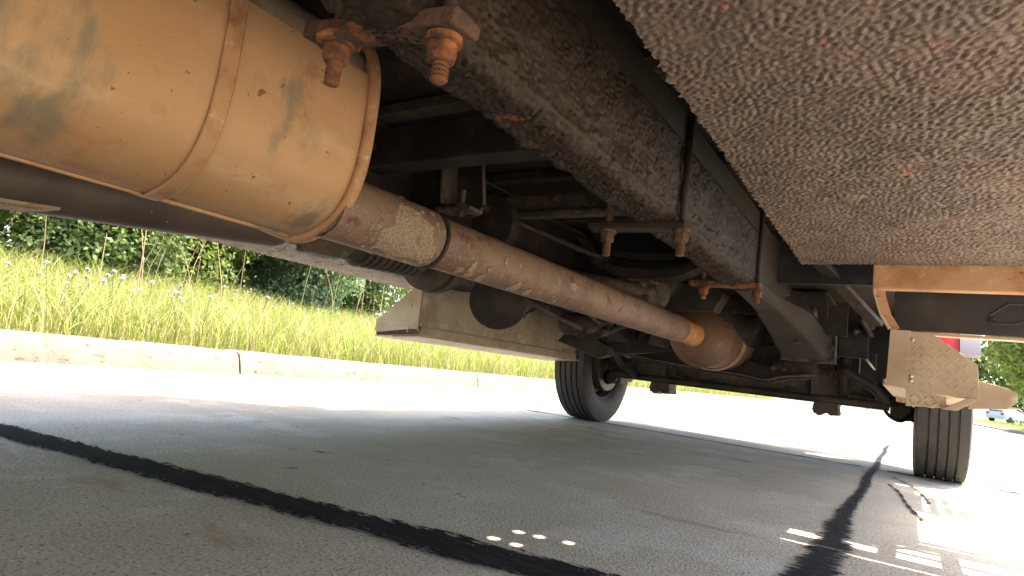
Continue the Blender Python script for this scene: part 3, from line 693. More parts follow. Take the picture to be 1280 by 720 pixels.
MB().box(-.43, -.24, 3.1, 3.112, .62, .93).build('hanger_plate', M_CHASSIS, sho, bevel=.002)
MB().cyl((-.45, 3.18, .565), (-.30, 3.18, .565), .018, n=12).build('pin', M_DUST, sho, auto=40)
# left mirror of it
MB().prism([(2.55, .66), (3.20, .665), (3.27, .60), (3.27, .525), (3.14, .51), (2.92, .57)], 'x', -1.40, -1.285).build('spring_hanger', M_CHASSIS, truck, bevel=.006)
# cab underside beams on the right
MB().bar((-.40, 2.75, .87), (.15, 2.75, .87), .06, .08).build('cab_outrigger', M_CHASSIS, truck, bevel=.004)
MB().bar((-.40, 3.3, .84), (-.02, 3.3, .84), .06, .08).build('cab_outrigger', M_CHASSIS, truck, bevel=.004)
MB().bar((-.28, 2.3, .80), (-.12, 2.9, .66), .05, .02).build('diagonal_brace', M_CHASSIS, truck, bevel=.003)

# ---- front axle, springs, steering
AY, AZ, RW = 3.90, 0.40, 0.40
ax = MB(); pth = bez([(-1.68, AY, .42), (-1.50, AY, .44), (-1.30, AY, .44), (-1.1, AY, .42), (-.86, AY, .405), (-.62, AY, .42), (-.42, AY, .44), (-.22, AY, .44), (-.02, AY, .42)], 40)
for a, b in zip(pth[:-1], pth[1:]):
    d = (b-a)*.02; a = a-Vector((0, 0, .035)); b = b-Vector((0, 0, .035))
    ax.bar(a-d+Vector((0, 0, .04)), b+d+Vector((0, 0, .04)), .085, .022); ax.bar(a-d-Vector((0, 0, .04)), b+d-Vector((0, 0, .04)), .085, .022); ax.bar(a-d, b+d, .022, .07)
axo = ax.build('front_axle', M_DUST, truck)
for sx in (-1.33, -.38):
    pk = MB()
    for k, (ln, dz) in enumerate([(.66, 0), (.60, -.014), (.46, -.028), (.34, -.042)]):
        pts = [Vector((sx, AY+ln*t, .545+dz+.10*(t*ln/.66)**2)) for t in np.linspace(-1, 1, 15)]
        for a, b in zip(pts[:-1], pts[1:]): pk.bar(a, b, .076, .012)
    lf = pk.build('leaf_spring', M_CHASSIS, truck)
    cl = MB(); cl.prism([(-.062, .36), (-.068, .50), (.068, .50), (.062, .36), (.045, .30), (.05, .262), (.02, .245), (.0, .262), (-.03, .238), (-.055, .27), (-.048, .31)], 'y', AY-.075, AY+.075)
    for v in range(len(cl.v)): cl.v[v] = (cl.v[v][0]*1.3+sx, cl.v[v][1], cl.v[v][2])
    cl.build('axle_clamp', M_DUST, lf, bevel=.006)
    for dx_ in (-.05, .05):
        for dy_ in (-.062, .062):
            MB().cyl((sx+dx_, AY+dy_*1.05, .25), (sx+dx_, AY+dy_*1.05, .60), .009, n=10).build('ubolt_leg', M_DUST, lf, smooth=False)
            MB().lathe((sx+dx_, AY+dy_*1.05, .252), (0, 0, 1), [(0, .016), (.02, .016)], 6).build('nut', M_DUST, lf)
    MB().cyl((sx+.085, AY-.12, .36), (sx+.10, AY-.30, .86), .028, n=16).build('shock_absorber', M_CHASSIS, truck, auto=40)
MB().tube([(-1.62, AY-.20, .335), (-1.2, AY-.20, .332), (-.5, AY-.20, .332), (-.08, AY-.20, .335)], .021, 12).build('tie_rod', M_CHASSIS, truck, smooth=True)
MB().tube(bez([(-.30, AY-.25, .50), (-.15, AY-.22, .42), (-.10, AY-.20, .36), (-.06, AY-.12, .36)], 18), .025, 10).build('steering_arm', M_CHASSIS, truck, smooth=True)
cbm = MB(); pth = bez([(-1.45, 3.50, .50), (-1.25, 3.50, .475), (-1.0, 3.50, .455), (-.78, 3.50, .445), (-.64, 3.50, .43), (-.55, 3.50, .455), (-.40, 3.50, .48)], 30)
for a, b in zip(pth[:-1], pth[1:]): cbm.bar(a, b, .05, .095)
cbo2 = cbm.build('front_crossmember', M_CHASSIS, truck)
pth = [p+Vector((0, -.045, -.034)) for p in pth]
lip = MB()
for a, b in zip(pth[:-1], pth[1:]): lip.bar(a, b, .05, .008)
lip.build('lip', M_DUST, cbo2)
for x in (-.60, -.55): MB().lathe((x, 3.474, .462), (0, -1, 0), [(0, .013), (.008, .011)], 8).build('bolt', M_DUST, cbo2)

g2 = random.Random(31)
MB().prism([(-1.62, .50), (-1.55, .60), (-1.30, .62), (-1.05, .56), (-1.05, .50), (-1.35, .455), (-1.5, .45)], 'y', 3.30, 3.36).build('splash_plate', M_CHASSIS, truck, bevel=.006)
MB().lathe((-1.52, 3.45, .52), (.1, 1, .1), [(0, .03), (.01, .07), (.05, .085), (.16, .085), (.18, .06), (.24, .05), (.25, .02)], 24).build('steering_box', M_CHASSIS, truck, auto=35)
MB().tube(bez([(-1.50, 3.42, .50), (-1.47, 3.5, .40), (-1.44, 3.65, .345), (-1.5, 3.72, .33)], 16), .018, 10).build('pitman_arm', M_CHASSIS, truck, smooth=True)
MB().prism([(-1.15, .56), (-.55, .60), (-.50, .50), (-.62, .455), (-.86, .44), (-1.1, .47)], 'y', 3.58, 3.64).build('engine_mount_beam', M_CHASSIS, truck, bevel=.008)
MB().box(-1.25, -.5, 4.35, 4.45, .40, .62).build('front_tube_guard', M_BLACK, truck, bevel=.01)
MB().box(-.30, -.17, 3.40, 3.44, .55, .95).build('inner_fender_brace', M_CHASSIS, truck, bevel=.004)
for k in range(12):
    x = g2.uniform(-.42, -.14); y = g2.uniform(2.95, 3.6); z = g2.uniform(.52, .78)
    p = [(x, y, z), (x+g2.uniform(-.05, .1), y+.15, z+g2.uniform(-.08, .06)), (x+g2.uniform(-.05, .12), y+.32, z+g2.uniform(-.15, .1)), (x+g2.uniform(-.02, .15), y+.5, z+g2.uniform(-.12, .2))]
    MB().tube(bez(p, 15), g2.choice([.006, .009, .013, .02]), 8).build('hose', g2.choice([M_CHASSIS, M_BLACK, M_DUST]), truck, smooth=True)
for k in range(10):
    x = g2.uniform(-1.5, -.95); y = g2.uniform(3.0, 3.5); z = g2.uniform(.50, .70); a = g2.uniform(.03, .07)
    MB().prism([(x-a, z-a*.6), (x+a*.4, z-a*.8), (x+a, z-a*.1), (x+a*.7, z+a*.8), (x-a*.8, z+a*.7)], 'y', y, y+g2.uniform(.03, .12)).build('bracket', g2.choice([M_CHASSIS, M_CHASSIS, M_DUST]), truck, bevel=.006)
# ---- wheels
def wheel(xc, s):
    """s=+1: outer side towards +x"""
    w = empty('wheel', (xc, AY, RW)); w.parent = truck; w.matrix_parent_inverse = Matrix.Translation(truck.location).inverted()
    wd = 0.215; hw = wd/2; tr = .98*hw
    gro = [-.062, -.031, 0.0, .031, .062] if False else [-.058, -.020, .020, .058]
    prof = [(-hw*.80, .245), (-hw*.95, .265), (-hw*1.06, .31), (-hw*1.04, .355), (-hw*.985, .383), (-hw*.95, .3955)]
    for gx in gro: prof += [(gx-.0055, .3985), (gx-.0040, .388), (gx+.0040, .388), (gx+.0055, .3985)]
    prof += [(hw*.95, .3955), (hw*.985, .383), (hw*1.04, .355), (hw*1.06, .31), (hw*.95, .265), (hw*.80, .245)]
    n = 120; rs = []
    for t, r in prof:
        ring = []
        for i in range(n):
            a = 2*math.pi*i/n; rr_ = r
            if r > .398 : rr_ = r - (.0016 if i % 2 else 0)
            ring.append((t, rr_*math.cos(a), rr_*math.sin(a)))
        rs.append(ring)
    me = MB().rings(rs, cap=False)
    ty = me.build('tyre', M_RUBBER, None, auto=42); ty.parent = w
    sip = MB()
    for i in range(96):
        a = 2*math.pi*i/96
        for gx in (-.039, 0., .039):
            c, s_ = math.cos(a), math.sin(a); rr_ = .3992
            p = Vector((gx, rr_*c, rr_*s_)); u = Vector((1, 0, 0)); v = Vector((0, -s_, c)); nn = Vector((0, c, s_))
            d = (u*.8+v*.5*(1 if i % 2 else -1)).normalized(); e = d.cross(nn)
            vs = [p+d*.011+e*.0012, p+d*.011-e*.0012, p-d*.011-e*.0012, p-d*.011+e*.0012]
            sip.add(vs, [(0, 1, 2, 3)])
    so = sip.build('tread_sipes', M_BLACK, None); so.parent = w; tag(so, kind='stuff')
    rimp = [(-hw*.86, .250), (-hw*.90, .258), (-hw*.80, .252), (-hw*.70, .235), (-hw*.2, .225), (hw*.2, .222), (hw*.7, .235), (hw*.80, .252), (hw*.9, .258)]
    rm = MB().lathe((0, 0, 0), (1, 0, 0), rimp, 64, cap=False).build('rim', M_RIM, None, auto=40); rm.parent = w
    ds_ = MB().lathe((s*.02, 0, 0), (s, 0, 0), [(0, .222), (.0, .06), (.03, .055), (.06, .05), (.065, .0)], 48, cap=False).build('wheel_disc', M_RIM, None, auto=40); ds_.parent = w
    dr = MB().lathe((-s*.11, 0, 0), (s, 0, 0), [(0, .05), (.0, .185), (.012, .19), (.05, .19), (.055, .178), (.12, .175), (.125, .05)], 48).build('brake_drum', M_RIM, None, auto=35); dr.parent = w
    for k in range(8):
        a = 2*math.pi*k/8+.2
        nt = MB().lathe((-s*.13, .12*math.cos(a), .12*math.sin(a)), (s, 0, 0), [(0, .012), (.012, .016), (.03, .016)], 6).build('lug_nut', M_DUST, None); nt.parent = w
    kn = MB(); kn.box(-.05, .05, -.05, .05, -.13, .13); kn.cyl((-s*.02, .05, -.08), (-s*.02, .20, -.09), .022); 
    ko = kn.build('steering_knuckle', M_DUST, None, bevel=.012); ko.location = (-s*.17, 0, 0); ko.parent = w
    bc = MB().lathe((-s*.15, -.13, .02), (-s*.6, -.1, .3), [(0, .03), (.04, .07), (.07, .075), (.10, .07), (.11, .03)], 20).build('brake_chamber', M_BLACK, None, auto=40); bc.parent = w
    hs = MB().tube(bez([(-s*.20, -.12, .03), (-s*.24, -.15, -.08), (-s*.18, -.16, -.13), (-s*.13, -.10, -.10), (-s*.10, 0, -.05)], 20), .010, 8).build('brake_hose', M_BLACK, None, smooth=True); hs.parent = w
    return w
wheel(-1.83, -1); wheel(0.14, 1)

# ---- cab steps in tread plate: right then left (mirrored about x = -0.90)
def step_box(mx):
    f = (lambda x: x) if mx == 1 else (lambda x: -1.80-x)
    root_p = MB(); Y0, Y1 = 1.95, 3.42; t = .006
    # end plate facing the rear
    end = [(-.045, .600), (.0, .592), (.203, .443), (.207, .392), (.18, .388), (-.053, .420)] if mx == -1 else [(-.048, .535), (.046, .532), (.144, .460), (.150, .378), (.130, .372), (-.053, .385)]
    root_p.prism([(f(x), z) for x, z in end], 'y', Y0, Y0+t)
    name = 'cab_step'
    so = root_p.build(name, M_ALU, truck, bevel=.0015)
    lg = MB(); poly = [(.0, .585), (.196, .44), (.2, .398), (.0, .418)] if mx == -1 else [(x, z) for x, z in [(.0, .525), (.044, .522), (.136, .458), (.142, .388), (.0, .388)]]
    if mx == 1: lugs(lg, (0, Y0, 0), (1, 0, 0), (0, 0, 1), (0, -1, 0), poly, step=.0185, ln=.018, w=.0050, h=.0009)
    else: lugs(lg, (0, Y0, 0), (1, 0, 0), (0, 0, 1), (0, -1, 0), [(f(x), z) for x, z in poly], step=.0185, ln=.018, w=.0050, h=.0009)
    tag(lg.build('tread_lugs', M_ALU, so), kind='stuff')
    # folded inner flange of the end plate
    zz0, zz1 = (.415, .606) if mx == -1 else (.385, .535)
    fl_ = MB(); fl_.prism([(f(-.053), zz0), (f(-.048), zz1), (f(-.002), zz1), (f(-.006), zz0-.001)], 'y', Y0-.006, Y0-.001)
    fl_.build('end_flange', M_ALU, so, bevel=.001)
    for zz in (.512, .403, .415): MB().lathe((f(.004), Y0-.002, zz), (0, -1, 0), [(0, .005), (.003, .0045), (.0045, .002)], 10).build('rivet', M_SHINE, so)
    # tread: shelf of the step with slots near its outer edge
    wall = MB().box(min(f(-.048), f(-.042)), max(f(-.048), f(-.042)), Y0+.007, Y1, .405, .79 if mx == -1 else .535).build('inner_wall', M_ALU_DIRTY, so, bevel=.001)
    ch = MB()   # folded channel along the lower inner edge
    ch.prism([(f(-.050), .405), (f(-.060), .400), (f(-.060), .385), (f(.10), .372), (f(.10), .378), (f(-.054), .391), (f(-.054), .402)], 'y', Y0+.008, Y1)
    ch.build('lower_channel', M_ALU_DIRTY, so, bevel=.001)
    if mx == -1:
        MB().prism([(f(-.058), .388), (f(.205), .366), (f(.207), .372), (f(-.056), .394)], 'y', Y0+.008, Y1+.1).build('step_underside', M_ALU_DIRTY, so)
        MB().prism([(f(.198), .374), (f(.204), .374), (f(.204), .440), (f(.198), .440)], 'y', Y0+.008, Y1).build('step_fascia', M_ALU, so)
        MB().box(f(-.058)-.001, f(-.058)+.003, Y0+.01, Y1, .395, .428).build('folded_lip', M_ALU, so, bevel=.001)
        fe = MB(); fe.prism([(f(-.05), .405), (f(.10), .388), (f(.10), .350), (f(-.05), .358)], 'y', Y1+.105, Y1+.11); feo = fe.build('front_riser', M_ALU, so, bevel=.001)
        lg = MB(); lugs(lg, (0, Y1+.105, 0), (1, 0, 0), (0, 0, 1), (0, -1, 0), [(f(x), z) for x, z in [(-.04, .396), (.09, .38), (.09, .356), (-.04, .364)]], step=.02, ln=.02, w=.006, h=.002)
        tag(lg.build('tread_lugs', M_ALU, so), kind='stuff')
        return so
    tr_ = MB(); xa, xb = .10, .165
    tr_.box(min(f(xa), f(xb)), max(f(xa), f(xb)), Y0+.03, Y1, .372, .378)
    ex = [.165, .185, .205, .228, .248, .271, .291, .312]          # slotted extension
    for k in range(0, 8, 2): tr_.box(min(f(ex[k]+.0005), f(ex[k+1])), max(f(ex[k]+.0005), f(ex[k+1])), 2.71, 3.11, .372, .378)
    for ya_, yb_ in ((2.66, 2.7095), (3.1105, 3.16)): tr_.box(min(f(.1655), f(.312)), max(f(.1655), f(.312)), ya_, yb_, .372, .378)
    tr_.build('tread', M_ALU, so)
    # outer nose of the step, tapering outwards
    no = MB(); rs = []
    for yv in (Y0+.02, Y1): rs.append([(f(.128), yv, .425), (f(.205), yv, .410), (f(.222), yv, .402), (f(.224), yv, .385), (f(.205), yv, .358), (f(.11), yv, .352), (f(.105), yv, .358), (f(.15), yv, .366)])
    no = MB()
    no.prism([(f(.132), .424), (f(.205), .408), (f(.224), .398), (f(.226), .378), (f(.207), .357), (f(.128), .346), (f(.128), .352)], 'y', Y0+.012, Y0+.018)
    no.build('nose_plate', M_ALU, so, bevel=.001)
    ld = MB(); ld.prism([(f(-.008), .384), (f(.082), .370), (f(.082), .341), (f(-.006), .336)], 'y', Y0+.010, Y0+.015)
    lo_ = ld.build('riser', M_ALU, so, bevel=.001)
    lg = MB(); lugs(lg, (0, Y0+.010, 0), (1, 0, 0), (0, 0, 1), (0, -1, 0), [(f(x), z) for x, z in [(.0, .372), (.076, .362), (.076, .343), (.0, .339)]], step=.016, ln=.02, w=.006, h=.002)
    tag(lg.build('tread_lugs', M_ALU, so), kind='stuff')
    en = MB(); en.prism([(f(.072), .338), (f(.13), .376), (f(.145), .372), (f(.105), .338)], 'y', Y0-.004, Y0+.006); en.build('corner_gusset', M_ALU, so, bevel=.001)
    fe = MB(); fe.prism([(f(-.05), .402), (f(.10), .385), (f(.10), .350), (f(-.05), .362)], 'y', Y1+.001, Y1+.006); feo = fe.build('front_riser', M_ALU, so, bevel=.001)
    lg = MB(); lugs(lg, (0, Y1+.001, 0), (1, 0, 0), (0, 0, 1), (0, -1, 0), [(f(x), z) for x, z in [(-.04, .392), (.09, .376), (.09, .356), (-.04, .366)]], step=.02, ln=.02, w=.006, h=.002)
    tag(lg.build('tread_lugs', M_ALU, so), kind='stuff')
    return so
tag(step_box(1), 'tread plate cab step beside the channel bar'); tag(step_box(-1), 'grimy cab step box behind the far wheel')

# ---- channel bar, bent strap and black panel at the end of the floor panel
cbm = MB().prism([(1.882, .715), (1.935, .715), (1.935, .640), (1.888, .638)], 'x', -.092, .50)
cbm.build('channel_bar', M_CHAN, truck, bevel=.004)
stp = MB(); pp = [(-.090, 1.93, .668), (-.088, 1.935, .63), (-.072, 1.94, .575), (-.050, 1.945, .537)]
for a, b in zip(pp[:-1], pp[1:]): stp.bar(a, b, .006, .05, up=(0, 1, 0))
sto = stp.build('bent_strap', M_ALU, truck, bevel=.001)
stp = MB(); pp = [(x+.014, 1.96, z) for x, y, z in pp]
for a, b in zip(pp[:-1], pp[1:]): stp.bar(a, b, .022, .004, up=(0, 1, 0))
stp.build('strap_flange', M_CHAN, sto, bevel=.001)
bp = MB().box(-.045, .54, 2.125, 2.135, .556, .72).build('black_panel', M_BLACK, truck, bevel=.002)
MB().tube([(.178, 2.122, .594), (.181, 2.121, .613), (.221, 2.121, .645), (.253, 2.121, .643), (.269, 2.121, .610), (.237, 2.121, .591), (.188, 2.122, .589), (.178, 2.122, .594)], .0028, 6).build('panel_pressing', M_BLACK, bp)
MB().lathe((.190, 2.124, .602), (0, -1, 0), [(0, .006), (.004, .005)], 10).build('bolt', M_BLACK, bp)
MB().box(-.045, .54, 2.14, 2.18, .548, .5555).build('panel_edge', M_ALU, bp)
MB().box(-.04, .54, 2.015, 2.035, .688, .699).build('shadow_bar', M_BLACK, bp)  # unseen bar added to split the sunlit strip on the road
for xx in (.09, .20, .32): MB().box(xx, xx+.035, 1.937, 2.123, .70, .712).build('shadow_arm', M_BLACK, bp)  # unseen arms added to break the sunlit strip into ladder-like slots

# ---- cab, hood, fenders, bumper (mostly out of frame, they cast the shadow)
cab = MB(); rs = []
for z, xl, xr in ((.80, -1.88, .16), (1.15, -1.90, .18), (2.05, -1.58, -.14), (2.12, -1.50, -.22)):
    rs.append([(xl, 2.45, z), (xr, 2.45, z), (xr, 3.6 if z < 1.5 else 3.35, z), (xl, 3.6 if z < 1.5 else 3.35, z)])
cabo = cab.rings(rs).build('cab', M_RED, truck, bevel=.03, seg=3)
MB().box(-1.86, .14, 2.48, 3.58, .775, .798).build('cab_floor', M_CHASSIS, cabo)
for s_, x in ((1, .19), (-1, -1.91)):
    MB().box(min(x, x-s_*.01), max(x, x-s_*.01), 2.55, 3.4, 1.2, 1.22).build('door_trim', M_BLACK, cabo)
MB().box(-1.90, .17, 2.425, 2.445, .74, 1.05).build('cab_back_panel', M_BLACK, cabo)
hd = MB(); rs = []
for y, a, z in ((3.6, .72, 1.35), (4.5, .66, 1.28), (4.66, .60, 1.15), (4.70, .58, .85)):
    rs.append([(-.86-a, y, .84), (-.86-a, y, z-.05), (-.86-a+.06, y, z), (-.86+a-.06, y, z), (-.86+a, y, z-.05), (-.86+a, y, .84)])
hd.rings(rs).build('hood', M_RED, truck, bevel=.02)
def fender(x0, x1, xg, s_):
    mb = MB(); rs = []
    for t in np.linspace(R(-5), R(200), 30):
        r0, r1 = .515, .53
        yv = lambda r: AY-r*math.cos(t)*-1
        rs.append([(x0, AY+r0*math.cos(t), AZ+.02+r0*math.sin(t)), (x1, AY+r0*math.cos(t), AZ+.02+r0*math.sin(t)), (x1, AY+r1*math.cos(t), AZ+.02+r1*math.sin(t)), (x0, AY+r1*math.cos(t), AZ+.02+r1*math.sin(t))])
    return mb.rings(rs)
for (xa, xb, xg) in ((.05, .185, .262), (-1.905, -1.77, -1.985)):
    mb = MB(); rs = []; gr = []
    for t in np.linspace(R(0), R(158), 30):
        c, s_ = math.cos(t), math.sin(t); r0, r1 = .52, .54
        rs.append([(xa, AY+r0*c, AZ+r0*s_), (xb, AY+r0*c, AZ+r0*s_), (xb, AY+r1*c, AZ+r1*s_), (xa, AY+r1*c, AZ+r1*s_)])
        e0 = xb if xg > xb else xa
        gr.append([(e0+(.001 if xg > e0 else -.001), AY+(r0-.01)*c, AZ+(r0-.01)*s_), (xg, AY+(r0+.0)*c, AZ+(r0+.0)*s_), (xg, AY+(r1+.01)*c, AZ+(r1+.01)*s_), (e0+(.001 if xg > e0 else -.001), AY+(r1+.012)*c, AZ+(r1+.012)*s_)])
    fo = mb.rings(rs).build('fender', M_RED, truck, auto=40)
    ln_ = MB(); lr = []; la, lb = (-.17, .07) if xg > 0 else (-1.79, -1.55)
    for t in np.linspace(R(-2), R(160), 30):
        c, s_ = math.cos(t), math.sin(t); r0, r1 = .505, .515
        lr.append([(la, AY+r0*c, AZ+r0*s_), (lb, AY+r0*c, AZ+r0*s_), (lb, AY+r1*c, AZ+r1*s_), (la, AY+r1*c, AZ+r1*s_)])
    ln_.rings(lr).build('wheel_well_liner', M_BLACK, fo, auto=40)
    MB().box(*((-.185, -.172) if xg > 0 else (-1.548, -1.535)), 3.42, 4.4, .55, 1.0).build('wheel_well_liner', M_BLACK, fo); MB().rings(gr).build('wheel_arch_flare', M_GREY, fo, auto=40)
MB().box(-1.62, -.10, 3.62, 4.5, .812, .832).build('engine_bay_tray', M_BLACK, truck)
MB().box(-1.80, .08, 3.605, 3.62, .60, .83).build('firewall', M_BLACK, truck)
bmp = MB(); pth = [Vector((XC+1.12*t, 4.78-.34*t*t, .60)) for t in np.linspace(-1, 1, 21)]
for a, b in zip(pth[:-1], pth[1:]): bmp.bar(a, b, .03, .24)
bmp.build('bumper', M_BLACK, truck)
MB().box(-1.45, -.27, 4.52, 4.60, .50, .84).build('radiator', M_BLACK, truck, bevel=.004)
# unseen rail added below the right body edge to shade the road
sr = MB(); sr.bar((.455, .6, .60), (.455, 1.95, .60), .03, .05); sr.bar((.455, .6, .68), (.455, .66, .60), .03, .03)
sr.build('shade_rail', M_BLACK, truck, bevel=.003)

# ================================================================= PLANTS
def tint_mesh(name, V, F, cols, material):
    me = bpy.data.meshes.new(name)
    V = np.asarray(V, np.float32); F = np.asarray(F, np.int32); k = F.shape[1]
    me.vertices.add(len(V)); me.vertices.foreach_set('co', V.reshape(-1))
    me.loops.add(F.size); me.loops.foreach_set('vertex_index', F.reshape(-1))
    me.polygons.add(len(F)); me.polygons.foreach_set('loop_start', np.arange(0, F.size, k, dtype=np.int32))
    me.update(calc_edges=True)
    at = me.color_attributes.new('tint', 'FLOAT_COLOR', 'POINT')
    c4 = np.concatenate([np.asarray(cols, np.float32), np.ones((len(V), 1), np.float32)], 1)
    at.data.foreach_set('color', c4.reshape(-1)); me.materials.append(material)
    return me

def grass(name, N, xf, yf, zf, hmin, hmax, wd, palette, seed, label):
    g = np.random.default_rng(seed)
    x = xf(g, N); y = yf(g, N); z = np.array([zf(a, b) for a, b in zip(x, y)])
    hgt = g.uniform(hmin, hmax, N); th = g.uniform(0, 2*np.pi, N); lean = g.gamma(2.0, .25, N)*hgt; la = g.uniform(0, 2*np.pi, N)
    w = g.uniform(.6, 1.2, N)*wd
    dx, dy = np.cos(th)*w/2, np.sin(th)*w/2; lx, ly = np.cos(la)*lean, np.sin(la)*lean
    V = np.empty((N, 7, 3))
    for k, (t, ws) in enumerate(((0, 1.), (.4, .9), (.75, .6))):
        cx_, cy_, cz_ = x+lx*t**2, y+ly*t**2, z+hgt*t*(1-.15*t)
        V[:, 2*k] = np.stack([cx_-dx*ws, cy_-dy*ws, cz_], -1); V[:, 2*k+1] = np.stack([cx_+dx*ws, cy_+dy*ws, cz_], -1)
    V[:, 6] = np.stack([x+lx*1.1, y+ly*1.1, z+hgt*(.86)], -1)
    b = (np.arange(N)*7)[:, None]
    F = np.concatenate([b+np.array([[0, 1, 3]]), b+np.array([[0, 3, 2]]), b+np.array([[2, 3, 5]]), b+np.array([[2, 5, 4]]), b+np.array([[4, 5, 6]])])
    pal = np.array(palette)[g.integers(0, len(palette), N)]*g.uniform(.75, 1.25, (N, 1))
    cols = np.repeat(pal[:, None, :], 7, 1).reshape(-1, 3)
    o = link(name, tint_mesh(name, V.reshape(-1, 3), F, cols, M_GRASS), None); tag(o, label, 'grass', kind='stuff'); return o
GP = [(.24, .29, .05), (.29, .32, .07), (.20, .26, .04), (.34, .34, .10), (.40, .34, .15), (.16, .22, .035), (.42, .38, .19)]
grass('tall_grass', 72000, lambda g, N: -4.40-g.uniform(0, 1, N)**1.15*5.4, lambda g, N: .2+g.uniform(0, 1, N)**1.35*26, ground_left, .14, .46, .0075, GP, 1, 'tall yellow green grass behind the left kerb')
grass('mown_grass', 16000, lambda g, N: 3.88+g.uniform(0, 1, N)*9, lambda g, N: 14+g.uniform(0, 1, N)*55, ground_right, .05, .11, .02, GP[:3], 2, 'short mown grass beyond the right kerb')
# dry seed stalks standing above the grass
g_ = np.random.default_rng(9)
for k in range(40):
    x = -g_.uniform(5.0, 8.8); y = g_.uniform(1.2, 11); z = ground_left(x, y); hh = g_.uniform(.65, 1.05); lx, ly = g_.normal(0, .12, 2)
    o = MB().tube([(x, y, z), (x+lx*.4, y+ly*.4, z+hh*.6), (x+lx, y+ly, z+hh)], [.005, .004, .0025], 5).build('dry_stalk', mat('dry_stalk', (.34, .25, .13), .9))
    tag(o, 'dry straw coloured weed stalk standing above the tall grass', 'stalk', 'dry stalks in the tall grass')

# lavender wildflowers
def flower_proto():
    st_ = MB().tube([(0, 0, 0), (.01, .0, .25), (0, .01, .50)], .003, 5)
    bl = MB(); fr = random.Random(3); c0 = Vector((0, .01, .50))
    for k in range(26):
        u = Vector((fr.gauss(0, 1), fr.gauss(0, 1), fr.gauss(.5, .8))).normalized(); v = u.cross(Vector((.3, .2, 1))).normalized()
        bl.add([c0, c0+u*.016+v*.006, c0+u*.022, c0+u*.016-v*.006], [(0, 1, 2, 3)])
    return st_, bl
sm, bmh = flower_proto()
def me_of(mb, name, material):
    me = bpy.data.meshes.new(name); me.from_pydata(mb.v, [], mb.f); me.materials.append(material); return me
sme, bme = me_of(sm, 'stem', M_STEM), me_of(bmh, 'blossom', M_PETAL)
for k in range(44):
    if k < 26: x = -4.9-g_.uniform(0, 1.0); y = 1.95+g_.uniform(-.15, 1.0)*(-x)/5
    else: x = -g_.uniform(4.9, 6.5); y = g_.uniform(3.6, 7.5)
    r = empty('wildflower', (x, y, ground_left(x, y)-.02)); r.rotation_euler = (g_.normal(0, .15), g_.normal(0, .15), g_.uniform(0, 6)); sc = g_.uniform(.65, .95); r.scale = (sc*1.2, sc*1.2, sc)
    tag(r, 'pale lavender wildflower among the tall grass', 'flower', 'lavender wildflowers in the grass')
    for nm, me in (('stem', sme), ('blossom', bme)):
        c = bpy.data.objects.new(nm, me); COL.objects.link(c); c.parent = r

def foliage(N, centers, radii, size, palette, seed, squash=.85, outer=.55):
    g = np.random.default_rng(seed)
    ci = g.choice(len(centers), N, p=np.array(radii)**2/np.sum(np.array(radii)**2))
    d = g.normal(size=(N, 3)); d /= np.linalg.norm(d, axis=1)[:, None]
    rad = np.array(radii)[ci]*(outer+(1-outer)*g.uniform(0, 1, N)**.6)*(1+.12*g.normal(size=N))
    C = np.array(centers)[ci]+d*rad[:, None]*np.array([1, 1, squash])
    nrm = d*.5+g.normal(size=(N, 3))*.6+np.array([.35, .1, .5]); nrm /= np.linalg.norm(nrm, axis=1)[:, None]
    a = np.cross(nrm, g.normal(size=(N, 3))); a /= np.linalg.norm(a, axis=1)[:, None]; b = np.cross(nrm, a)
    s = size*g.uniform(.6, 1.35, N)[:, None]
    V = np.stack([C-a*s, C+b*s*.5, C+a*s, C-b*s*.5], 1)
    bend = nrm*s*.18; V[:, 1] += bend; V[:, 3] += bend
    F = (np.arange(N)*4)[:, None]+np.array([[0, 1, 2, 3]])
    clump = g.uniform(.7, 1.2, len(centers))[ci]
    pal = np.array(palette)[g.integers(0, len(palette), N)]*(clump*g.uniform(.75, 1.25, N))[:, None]
    return V.reshape(-1, 3), F, np.repeat(pal[:, None], 4, 1).reshape(-1, 3)

def plant(name, base, hgt, rad, N, size, palette, seed, label, cat, group, trunk_r=.04, low=.1, nb=16, part='foliage', stems=4):
    g = np.random.default_rng(seed); r = empty(name, base); tag(r, label, cat, group)
    cs, rs_ = [], []
    for k in range(nb):
        t = low+(1-low)*g.uniform(0, 1); wv = rad*(1-.45*abs(2*t-.9))
        a = g.uniform(0, 2*np.pi); q_ = wv*math.sqrt(g.uniform(0, 1))*.8
        cs.append((math.cos(a)*q_, math.sin(a)*q_, t*hgt)); rs_.append(rad*g.uniform(.28, .48))
    V, F, c = foliage(N, cs, rs_, size, palette, seed+1)
    V[:, 2] = np.maximum(V[:, 2], .03)
    o = bpy.data.objects.new(part, tint_mesh(part, V, F, c, M_LEAF)); COL.objects.link(o); o.parent = r
    tk = MB()
    if stems == 1:
        tk.tube(bez([(0, 0, -.1), (.02*hgt, 0, hgt*.3), (-.01*hgt, .02*hgt, hgt*.6), (0, 0, hgt*.9)], 12), [trunk_r*(1-.065*i) for i in range(13)], 10)
    for k in range(stems if stems > 1 else 7):
        c_ = cs[k % nb]; z0 = 0 if stems > 1 else hgt*(.25+.07*k)
        tk.tube(bez([(0, 0, z0), (c_[0]*.4, c_[1]*.4, z0+(c_[2]-z0)*.55), c_], 8), [trunk_r*(.5 if stems == 1 else 1)*(1-.09*i) for i in range(9)], 6)
    o2 = tk.build('trunk' if stems == 1 else 'stem', M_BARK, None, auto=50); o2.parent = r
    return r
LP = [(0.143, 0.215, 0.055), (0.187, 0.259, 0.066), (0.220, 0.291, 0.083), (0.099, 0.154, 0.044), (0.275, 0.330, 0.121)]
